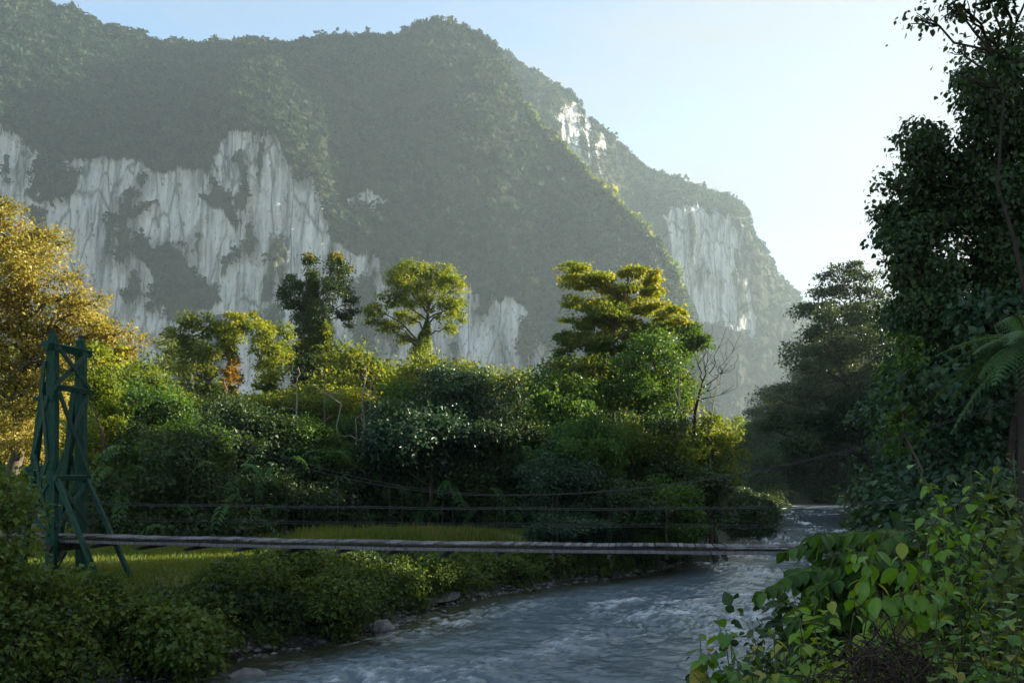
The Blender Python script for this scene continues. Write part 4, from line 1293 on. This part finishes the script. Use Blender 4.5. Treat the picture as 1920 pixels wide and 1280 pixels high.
giant("leafy twigs hanging in from above at the top edge of the sky", 1960, 20,
      [(1745, 5, 20, 14), (1785, 18, 20, 18), (1770, -20, 40, 20), (1830, 0, 26, 20), (1860, 25, 22, 18), (1890, 40, 20, 20), (1840, -30, 50, 24), (1900, -10, 40, 30), (1912, 100, 22, 40), (1925, 60, 24, 40)],
      "dark", 0.13, 0.85, r0=0.10, limb_r=0.2, topuv=(1950, -60), sub=0.4, ys=0.4)
giant("thin sprays of leaves at the towering tree's top, open to the sky", 1900, 27,
      [(1870, 150, 40, 26), (1840, 140, 24, 20), (1820, 70, 18, 14), (1850, 85, 22, 20), (1835, 105, 22, 18), (1880, 80, 26, 22), (1865, 125, 30, 22), (1900, 120, 26, 30), (1815, 130, 16, 14)], "dark", 0.15, 0.7, r0=0.12, topuv=(1890, 110), sub=0.45, ys=0.5)
px_tree("vine_column", "bright green vine column hanging down the dark right bank forest", "vine", 1700, 27,
        [(1690, 660, 22, 28), (1705, 700, 26, 30), (1690, 745, 26, 30), (1705, 790, 30, 28), (1690, 825, 30, 22)], "green", 0.4, leaf=0.16, lai=1.2, sub=0.45, r0=0.08, tight=0.3)


# --- tree fern
def frond(bs, bl, a, d, L, arch, np_=20, side_n=15):
    """a twice-divided frond: rachis, pinnae, pinnules"""
    a, d = np.asarray(a, float), nrm(np.asarray(d, float))
    t = np.linspace(0, 1, np_)
    P = a + d * (L * t)[:, None]
    P[:, 2] -= arch * L * t ** 2.2
    tube(bs, P, np.linspace(0.014, 0.003, np_), 4)
    tan = nrm(np.gradient(P, axis=0))
    side = nrm(np.cross(tan, np.array([0, 0, 1.0])))
    up = np.cross(side, tan)
    pos, ax, nn, ln = [], [], [], []
    for i in range(2, np_):
        w = L * 0.20 * (np.sin(np.pi * (0.10 + 0.90 * t[i]) ** 0.8)) ** 0.8 + 0.02
        for sg in (-1, 1):
            pd = nrm(side[i] * sg + tan[i] * 0.45 + up[i] * 0.05)
            m = max(5, int(side_n * w / (L * 0.24)))
            q = np.linspace(0.08, 1, m)
            pp = P[i] + pd * (q * w)[:, None]
            pp[:, 2] -= 0.40 * w * q ** 2
            for s2 in (-1, 1):
                pos.append(pp)
                ax.append(np.repeat((tan[i] * s2 + pd * 0.5)[None], m, 0) + RNG.normal(size=(m, 3)) * 0.05)
                nn.append(np.repeat(up[i][None], m, 0) + RNG.normal(size=(m, 3)) * 0.15)
                ln.append(L * 0.026 * (1.1 - 0.75 * q) + 0.004)
    put_leaves(bl, KITE, np.concatenate(pos), np.concatenate(ax), np.concatenate(nn), np.concatenate(ln), 0.7)


fc = at(1925, 635, 8.6)
gzf = gz(fc[0], fc[1])
froot = empty("tree_fern", (fc[0], fc[1], gzf), "tree fern with long arching feathery fronds at the right edge", "tree fern")
tb = Buf()
hgt = fc[2] - gzf
tube(tb, np.array([[0.1, 0.1, -0.3], [0.05, 0.05, hgt * 0.5], [0, 0, hgt - 0.05]]), [0.13, 0.10, 0.08], 9)
tb.build("trunk", M["darkbark"], froot, True)
for tu, tv, dy, L in [(1795, 672, -0.3, 1), (1772, 700, 0.4, 1), (1800, 745, -0.6, 1), (1790, 835, 0.1, 1), (1855, 825, -0.8, 1), (1850, 630, 0.5, 1), (1880, 590, -0.2, 1), (1905, 800, -1.0, 1), (1830, 780, 0.6, 1),
                      (1765, 665, 0.2, 1), (1815, 720, -0.2, 1), (1780, 770, 0.5, 1), (1830, 660, -0.6, 1), (1870, 745, 0.2, 1), (2060, 600, 0.3, 1), (2110, 700, -0.5, 1), (2040, 780, 0.2, 1), (1990, 560, 0.8, 1), (1990, 800, -1.0, 1)]:
    tip = at(tu, tv, 8.6) + np.array([0, dy, 0])
    arch = RNG.uniform(0.32, 0.5)
    v_ = tip - fc
    L = np.linalg.norm(v_)
    dv_ = v_ + np.array([0, 0, arch * L])
    bs, bl = Buf(), Buf()
    frond(bs, bl, np.array([0, 0, hgt]), dv_, np.linalg.norm(dv_) * 0.97, arch)
    fo = bs.build("frond", M["stem"], froot, True)
    bl.build("foliage", M["fern"], fo)


# ------------------------------------------------------------------ plants beside the camera
def leafy(bs, bl, a, b, n, leaf, tmpl, droop=0.5, r=0.012, width=1.0, start=0.35, sag=0.1, tint=None, pair=False, spread=0.9):
    """a curved stem with leaves along it"""
    P = bough(a, b, 8, sag, 0.02)
    tube(bs, P, np.linspace(r, r * 0.3, 8), 5)
    t = np.sort(RNG.uniform(start, 1.0, n))
    t[-1] = 1.0
    ii = t * 7
    i0 = np.minimum(ii.astype(int), 6)
    pos = P[i0] + (P[i0 + 1] - P[i0]) * (ii - i0)[:, None]
    tan = nrm(P[i0 + 1] - P[i0])
    ph = np.arange(n) * 2.4 + RNG.uniform(0, 6)
    s1 = nrm(np.cross(tan, np.array([0.2, 0.1, 1.0])))
    s2 = np.cross(tan, s1)
    out = s1 * np.cos(ph)[:, None] + s2 * np.sin(ph)[:, None]
    ax = nrm(out * spread + tan * 0.5 - np.array([0, 0, droop]) + RNG.normal(size=(n, 3)) * 0.2)
    nor = nrm(np.array([0, 0, 1.0]) + out * 0.4 + RNG.normal(size=(n, 3)) * 0.3)
    L = leaf * RNG.uniform(0.4, 1.25, n) * (1.1 - 0.35 * t)
    pet = pos + ax * (L * 0.25)[:, None]
    for p, q in zip(pos, pet):
        tube(bs, np.array([p, q]), [r * 0.28, r * 0.22], 3, cap=False)
    tt_ = RNG.random(n) ** 1.6 if tint is None else np.clip(tint + RNG.normal(size=n) * 0.15, 0, 1)
    put_leaves(bl, tmpl, pet, ax, nor, L, width, tt_)


def pinnate(bs, bl, a, d, L, leaf, npair=7):
    """a compound leaf with drooping leaflets in two ranks"""
    d = nrm(np.asarray(d, float))
    t = np.linspace(0, 1, npair + 1)
    P = np.asarray(a) + d * (L * t)[:, None]
    P[:, 2] -= 0.35 * L * t ** 2
    tube(bs, P, np.linspace(0.005, 0.002, npair + 1), 4)
    tan = nrm(np.gradient(P, axis=0))
    side = nrm(np.cross(tan, np.array([0, 0, 1.0])))
    pos, ax = [], []
    for sg in (-1, 1):
        pos.append(P[1:])
        ax.append(side[1:] * sg * 0.75 + tan[1:] * 0.55 - np.array([0, 0, 0.55]))
    pos, ax = np.concatenate(pos), np.concatenate(ax)
    put_leaves(bl, LEAF, pos, ax + RNG.normal(size=pos.shape) * 0.12, np.array([0, 0, 1.0]) + RNG.normal(size=pos.shape) * 0.25, leaf * RNG.uniform(0.8, 1.15, len(pos)), 0.85)


def plant(name, label, cat, base_uY, tips, mat, leaf, tmpl, n=12, stemmat="stem", **kw):
    u, Y = base_uY
    x = X(u, Y)
    base = np.array([x, Y, gz(x, Y)])
    root = empty(name, base, label, cat)
    bs, bl = Buf(), Buf()
    for tp in tips:
        p = at(tp[0], tp[1], tp[2] if len(tp) > 2 else Y + RNG.uniform(-0.5, 0.5)) - base
        a = np.array([RNG.uniform(-0.25, 0.25), RNG.uniform(-0.2, 0.2), -0.05])
        leafy(bs, bl, a, p, n, leaf, tmpl, **kw)
    bs.build("stems", M[stemmat], root, True)
    bl.build("leaves", M[mat], root)
    return root


plant("shrub", "shrub of large light-green drooping leaves above the dead twigs in the near corner", "shrub", (1690, 5.2),
      [(1600, 1030), (1640, 1015), (1690, 1010), (1740, 1030), (1620, 1075), (1680, 1065), (1730, 1070), (1760, 1085), (1600, 1110), (1655, 1110), (1710, 1110)], "broad", 0.13, BROAD, 18, droop=1.1, r=0.012, start=0.55, spread=0.6)
plant("shrub", "shrub with heart-shaped leaves reaching out over the water at the picture's bottom", "shrub", (1450, 4.3),
      [(1312, 1190), (1345, 1160), (1400, 1165), (1370, 1205), (1420, 1210), (1340, 1235), (1390, 1250), (1450, 1180), (1460, 1240), (1330, 1275), (1420, 1275), (1500, 1210), (1490, 1265), (1300, 1262), (1360, 1180), (1405, 1225), (1470, 1205), (1440, 1262), (1330, 1215)], "heart", 0.10, HEART, 10, droop=0.9, r=0.008, start=0.6)
plant("shrub", "bushy shrub of mixed green and reddish leaves between the heart-leaved and large-leaved shrubs", "shrub", (1560, 4.8),
      [(1490, 1120), (1530, 1095), (1560, 1120), (1500, 1160), (1550, 1165), (1600, 1150), (1480, 1200), (1580, 1200), (1540, 1225), (1520, 1260), (1600, 1250), (1570, 1275), (1640, 1165)], "broad", 0.09, LEAF, 22, droop=0.6, r=0.008, start=0.45, tint=0.6)
plant("shrub", "tall thin-stemmed shrub with hanging yellow-green leaves below the fern", "shrub", (1800, 5.6),
      [(1715, 870), (1740, 905), (1735, 960), (1780, 895), (1790, 950), (1760, 1000), (1820, 880), (1830, 930), (1810, 990), (1850, 960), (1720, 1010), (1840, 1020)], "broad", 0.10, LEAF, 26, droop=0.8, r=0.009, start=0.35, tint=0.4)
plant("shrub", "leafy shrub at the right edge below the fern, partly cut by the frame", "shrub", (1920, 5.2),
      [(1870, 870), (1900, 850), (1935, 880), (1880, 930), (1920, 950), (1870, 990), (1910, 1010), (1880, 1060), (1930, 1070), (1960, 920), (1850, 1040)], "scrub", 0.115, LEAF, 24, droop=0.6, r=0.010, start=0.3)
plant("shrub", "dense green shrub in the near right corner beside the dead twigs", "shrub", (1850, 4.2),
      [(1760, 1120), (1800, 1090), (1850, 1080), (1900, 1100), (1780, 1165), (1830, 1150), (1890, 1160), (1770, 1215), (1820, 1210), (1880, 1220), (1930, 1180), (1780, 1265), (1840, 1270), (1900, 1275), (1750, 1250)], "heart", 0.08, LEAF, 26, droop=0.5, r=0.008, start=0.35)

# sapling with compound leaves
sx, sY = 1620, 6.4
x = X(sx, sY)
base = np.array([x, sY, gz(x, sY)])
root = empty("sapling", base, "sapling with drooping compound leaves spread over the end of the footbridge", "sapling")
bs, bl = Buf(), Buf()
for tu, tv in [(1590, 1010), (1620, 1020), (1565, 1040), (1620, 1050), (1580, 1070), (1660, 1000), (1640, 1060), (1560, 1020), (1680, 1030), (1700, 1000), (1600, 1085), (1640, 1000)]:
    p = at(tu, tv, sY + RNG.uniform(-0.5, 0.5)) - base
    P = bough(np.array([0, 0, -0.05]), p, 7, 0.08, 0.02)
    tube(bs, P, np.linspace(0.016, 0.005, 7), 5)
    for q in range(6):
        th = RNG.uniform(-0.9, 0.9) + (np.pi if q < 4 else 0)
        pinnate(bs, bl, P[RNG.integers(4, 7)], (np.cos(th), np.sin(th) * 0.8, RNG.uniform(0.05, 0.5)), RNG.uniform(0.3, 0.5), 0.13)
bs.build("stems", M["stem"], root, True)
bl.build("leaves", M["green"], root)

# dead shrub
x = X(1665, 4.0)
base = np.array([x, 4.0, gz(x, 4.0)])
root = empty("dead_shrub", base, "tangle of dark dead twigs in the near corner under the large-leaved shrub", "shrub")
bs = Buf()
for _ in range(130):
    p = at(RNG.uniform(1600, 1725), RNG.uniform(1205, 1330), 4.0 + RNG.uniform(-0.25, 0.35)) - base
    d = nrm(np.array([RNG.normal(), RNG.normal() * 0.6, RNG.normal() * 0.6])) * RNG.uniform(0.12, 0.4)
    tube(bs, bough(p, p + d, 5, 0.1, 0.08), np.linspace(0.005, 0.0015, 5), 4, RNG.random())
for _ in range(14):
    p = at(RNG.uniform(1590, 1750), RNG.uniform(1190, 1260), 4.0) - base
    tube(bs, bough(np.array([RNG.uniform(-0.1, 0.1), 0, -0.05]), p, 6, 0.1, 0.03), np.linspace(0.009, 0.003, 6), 5, RNG.random())
bs.build("twigs", M["litter"], root, True)

# low leaves covering the near bank
nb = []
while len(nb) < 80:
    y = RNG.uniform(6.5, 17)
    u = RNG.uniform(1430, 1960)
    x = X(u, y)
    d = x - float(river_r(np.array([y]))[0])
    z0 = gz(x, y)
    zt = Z(np.interp(u, [1430, 1500, 1600, 1700, 1800, 1960], [1290, 1200, 1090, 1010, 930, 880]), y)
    if d < 0.2 or zt < z0 + 0.15:
        continue
    r = RNG.uniform(0.25, 0.5)
    nb.append([x, y, RNG.uniform(z0 + 0.1, max(zt - r * 0.6, z0 + 0.15)), r, r, r * 0.75])
mass("riverbank_undergrowth", "dim leaves filling the near bank behind the foreground shrubs", np.array(nb), "dark", 0.10, 1.3, 0.35, LEAF, 1.0)

# ------------------------------------------------------------------ the footbridge and its tower
TC = np.array([-15.55, 30.0])                      # the tower's place
AX = nrm(np.array([24.6, -4.1]))                   # the deck runs this way, over the river
AY = np.array([-AX[1], AX[0]])                     # across the deck, away from the camera
ZD = 3.89                                          # deck level at the tower


def tw(a, c, z):
    """tower coordinates: a along the bridge, c across (away from the camera), z height above the water"""
    p = TC + AX * a + AY * c
    return np.array([p[0], p[1], z])


tz = gz(TC[0], TC[1])
troot = empty("bridge_tower", (TC[0], TC[1], tz), "green painted timber tower carrying the suspension footbridge's cables", "tower")
T0 = np.array([TC[0], TC[1], tz])


def member(name, p, q, w, h, tint=0.5, mat="paint"):
    b_ = Buf()
    beam(b_, tw(*p) - T0, tw(*q) - T0, w, h, (0.2, 1, 0.1), tint)
    return b_.build(name, M[mat], troot)


hw = 0.78
for c in (-hw, hw):
    # the gate posts, tapered to a point
    b_ = Buf()
    beam(b_, tw(-0.1, c, tz - 0.5) - T0, tw(-0.1, c * 0.93, 10.62) - T0, 0.31, 0.30, (0, 1, 0), 0.5)
    beam(b_, tw(-0.1, c * 0.93, 10.62) - T0, tw(-0.1, c * 0.92, 10.82) - T0, 0.24, 0.22, (0, 1, 0), 0.4)
    beam(b_, tw(-0.1, c * 0.92, 10.82) - T0, tw(-0.1, c * 0.92, 10.98) - T0, 0.10, 0.10, (0, 1, 0), 0.4)
    b_.build("post", M["paint"], troot)
    member("leg", (-1.28, c * 1.12, tz - 0.4), (-0.36, c * 1.0, 9.2), 0.21, 0.2, 0.35)
    member("strut", (1.85, c * 1.12, tz - 0.3), (0.08, c * 1.0, 5.9), 0.15, 0.15, 0.55)
    # bracing in the plane of the bridge
    for (a0, z0, a1, z1) in [(-0.36, 8.8, -0.15, 6.6), (-0.15, 8.7, -0.75, 6.5), (-0.62, 6.7, -0.12, 4.2), (-0.15, 6.5, -1.05, 4.0), (-0.98, 4.9, -0.1, 3.95), (-0.25, 9.9, -0.4, 8.7), (-1.0, 4.4, -0.15, 5.7)]:
        member("brace", (a0, c * 1.2, z0), (a1, c * 1.2, z1), 0.13, 0.07, 0.6)
    for z, a in [(8.6, -0.45), (6.2, -0.8)]:
        member("rail", (a - 0.25, c * 1.14, z), (0.06, c * 1.14, z + 0.05), 0.15, 0.09, 0.45)
member("crossbeam", (-0.1, -1.12, 10.42), (-0.1, 1.15, 10.42), 0.30, 0.26, 0.4)
for z, w_ in [(9.0, 0.2), (5.9, 0.2)]:
    member("crossbeam", (0.13, -0.92, z), (0.13, 0.9, z), 0.10, w_, 0.6)
for z0, z1 in [(10.35, 9.1), (8.85, 6.0), (5.75, 4.2)]:
    for s in (-1, 1):
        member("brace", (0.145 + 0.045 * s, -0.80 * s, z0), (0.145 + 0.045 * s, 0.80 * s, z1), 0.07, 0.16, 0.65)
member("sill_beam", (-0.12, -1.0, ZD - 0.38), (-0.12, 1.0, ZD - 0.38), 0.26, 0.26, 0.5, "bearer")
member("prop", (0.35, -0.7, ZD - 0.5), (-0.1, -0.75, tz + 0.2), 0.14, 0.14, 0.5, "bearer")
member("prop", (-1.3, -0.7, ZD - 0.2), (-1.3, -0.7, tz - 0.3), 0.16, 0.16, 0.4, "bearer")

SPAN = 30.0


def deck_z(a):
    q = a / SPAN
    return ZD - 0.09 * 4 * q * (1 - q) + 0.012 * np.sin(a * 1.3)


broot = empty("footbridge", (*(TC + AX * 2.0), ZD), "narrow plank suspension footbridge slung across the river", "footbridge")
B0 = np.array([*(TC + AX * 2.0), ZD])
db = Buf()
a = -2.2
while a < SPAN - 0.6:
    wd = RNG.uniform(0.15, 0.22)
    z = deck_z(max(a, 0)) + RNG.uniform(-0.006, 0.006)
    e = RNG.uniform(-0.04, 0.04)
    beam(db, tw(a, -0.52 + e, z) - B0, tw(a, 0.52 + e, z) - B0, wd - 0.012, 0.038, (0, 0, 1), RNG.random(), 0.006)
    a += wd
db.build("deck", M["plank"], broot)
for c in (-0.46, 0.46):
    sb = Buf()
    aa = np.arange(-2.0, SPAN - 0.5, 2.4)
    for i in range(len(aa) - 1):
        beam(sb, tw(aa[i] + 0.01, c + 0.01 * (i % 2), deck_z(aa[i]) - 0.185) - B0, tw(aa[i + 1] - 0.01, c + 0.01 * (i % 2), deck_z(aa[i + 1]) - 0.185) - B0, 0.06, 0.11, (0, 0, 1), 0.45 + 0.2 * RNG.random())
    sb.build("side_beam", M["plank"], broot)


def strand(buf, f, a0, a1, c, r, n=60):
    aa = np.linspace(a0, a1, n)
    tube(buf, np.array([tw(x_, c, f(x_)) - B0 for x_ in aa]), r, 5)


def main_z(a):
    lo = 15.5
    return np.where(a < lo, 5.35 + (10.45 - 5.35) * ((lo - a) / lo) ** 2, 5.35 + 0.0125 * (a - lo) ** 2)


for c in (-0.75, 0.75):
    mb = Buf()
    strand(mb, lambda q: float(main_z(q)), -0.1, SPAN + 2, c * 0.95, 0.0085)
    tube(mb, np.array([tw(-0.1, c * 0.95, 10.45) - B0, tw(-7, c, 6.2) - B0, tw(-13, c, 2.4) - B0]), 0.02, 5)
    mb.build("main_cable", M["cable"], broot)
    for hgt_, r_ in ((1.12, 0.013), (0.6, 0.009)):
        hb = Buf()
        strand(hb, lambda q: deck_z(q) + hgt_ + (0.35 * max(0, (q - 18) / 12) ** 2 if hgt_ > 1 else 0), -0.1, SPAN + 1, c * 0.82, r_)
        hb.build("handrail_cable", M["cable"], broot)
for a in np.arange(1.4, SPAN - 1, 1.75):
    bb = Buf()
    z = deck_z(a) - 0.32
    beam(bb, tw(a, -0.86, z) - B0, tw(a, 0.86, z) - B0, 0.10, 0.11, (0, 0, 1), RNG.random())
    br = bb.build("bearer", M["bearer"], broot)
    for c in (-0.66, 0.66):
        hb = Buf()
        zt = max(float(main_z(a)), deck_z(a) + 1.12)
        tube(hb, np.array([tw(a, c * 1.06, z) - B0, tw(a, c, zt) - B0]), 0.0055, 4)
        hb.build("hanger", M["cable"], broot)


# ------------------------------------------------------------------ stones
def stone(label, u, v, size, sq=(1.3, 1.0, 0.6)):
    Y = CZ * F / (v - VH)
    x = X(u, Y)
    root_z = max(gz(x, Y), 0.0)
    k = 14
    th, ph = np.meshgrid(np.linspace(0, 2 * np.pi, 2 * k, endpoint=False), np.linspace(0.02, np.pi - 0.02, k))
    d = np.stack([np.cos(th) * np.sin(ph), np.sin(th) * np.sin(ph), np.cos(ph)], -1)
    sd_ = RNG.uniform(0, 50)
    r = 0.62 + 0.75 * fbm(d[..., 0] * 1.5 + sd_, d[..., 1] * 1.5, d[..., 2] * 1.5, 4)
    for _ in range(9):
        nn = nrm(RNG.normal(size=3))
        lim = RNG.uniform(0.62, 0.85)
        r = np.minimum(r, lim / np.maximum((d * nn).sum(-1), 0.25))
    V = d * r[..., None] * np.array(sq) * size
    b_ = Buf()
    nr_, nc_ = th.shape
    i, j = np.meshgrid(np.arange(nr_ - 1), np.arange(nc_), indexing="ij")
    q = np.stack([i * nc_ + j, i * nc_ + (j + 1) % nc_, (i + 1) * nc_ + (j + 1) % nc_, (i + 1) * nc_ + j], -1).reshape(-1, 4)[:, ::-1]
    b_.add(V.reshape(-1, 3), [q], np.clip(0.5 + RNG.normal(size=nr_ * nc_) * 0.05, 0, 1))
    o = b_.build("rock", M["rock"])
    o.location = (x, Y, root_z + 0.12 * size)
    o.rotation_euler = (0, 0, RNG.uniform(0, 6))
    return tag(o, label, "rock")


stone("pale pointed boulder at the water's edge, largest stone below the forked tree", 716, 1183, 0.52, (1.1, 0.9, 0.85))
stone("dark flat ledge of rock at the bank, below the umbrella-crowned tree", 828, 1128, 0.75, (1.9, 1.0, 0.4))
stone("flat grey rock at the water's edge, left of the pale pointed boulder", 428, 1232, 0.40, (1.7, 1.0, 0.5))
stone("dark wet rock lying alone in the shallows near the picture's bottom", 464, 1266, 0.36, (1.5, 1.0, 0.55))
stone("small pale rock on the shore between the flat grey rock and the pointed boulder", 500, 1220, 0.24)
stone("small dark rock at the bank's foot, nearest the bottom left corner", 312, 1250, 0.36, (1.2, 1.0, 0.7))
stone("low grey stone just left of the pale pointed boulder", 605, 1204, 0.24, (1.5, 1.0, 0.5))
stone("rounded rock on the shore under the drooping bush at the footbridge", 1180, 1066, 0.5, (1.6, 1.0, 0.5))
stone("low dark rock breaking the water at the river bend", 1412, 998, 0.8, (1.8, 1.0, 0.5))
stone("second low rock in the far water, right of the river bend rock", 1450, 992, 0.6, (1.8, 1.0, 0.45))
# shingle along the shore
n = 1500
yy = RNG.uniform(21, 62, n)
off = RNG.normal(size=n) * 0.45 + 0.1
xx = river_l(yy) - off
b_ = Buf()
ico = np.array([[0, 0, 1], [0.9, 0, 0.1], [0.3, 0.85, 0], [-0.7, 0.5, 0.1], [-0.7, -0.5, -0.1], [0.3, -0.85, 0.1], [0, 0, -0.8]])
tri = np.array([[0, 1, 2], [0, 2, 3], [0, 3, 4], [0, 4, 5], [0, 5, 1], [6, 2, 1], [6, 3, 2], [6, 4, 3], [6, 5, 4], [6, 1, 5]])
for x_, y_, s_ in zip(xx, yy, 0.04 + 0.14 * RNG.random(n) ** 3):
    V = ico * (1 + RNG.normal(size=(7, 1)) * 0.15) * np.array([1.3, 1, 0.6]) * s_
    c_, s2 = math.cos(x_ * 9), math.sin(x_ * 9)
    V = V @ np.array([[c_, s2, 0], [-s2, c_, 0], [0, 0, 1]])
    b_.add(V + np.array([x_, y_, max(gz(x_, y_), -0.02) + 0.02]), [tri], np.full(7, RNG.random()))
tag(b_.build("gravel", M["rock"]), "wet shingle along the far shore", None, None, "stuff")
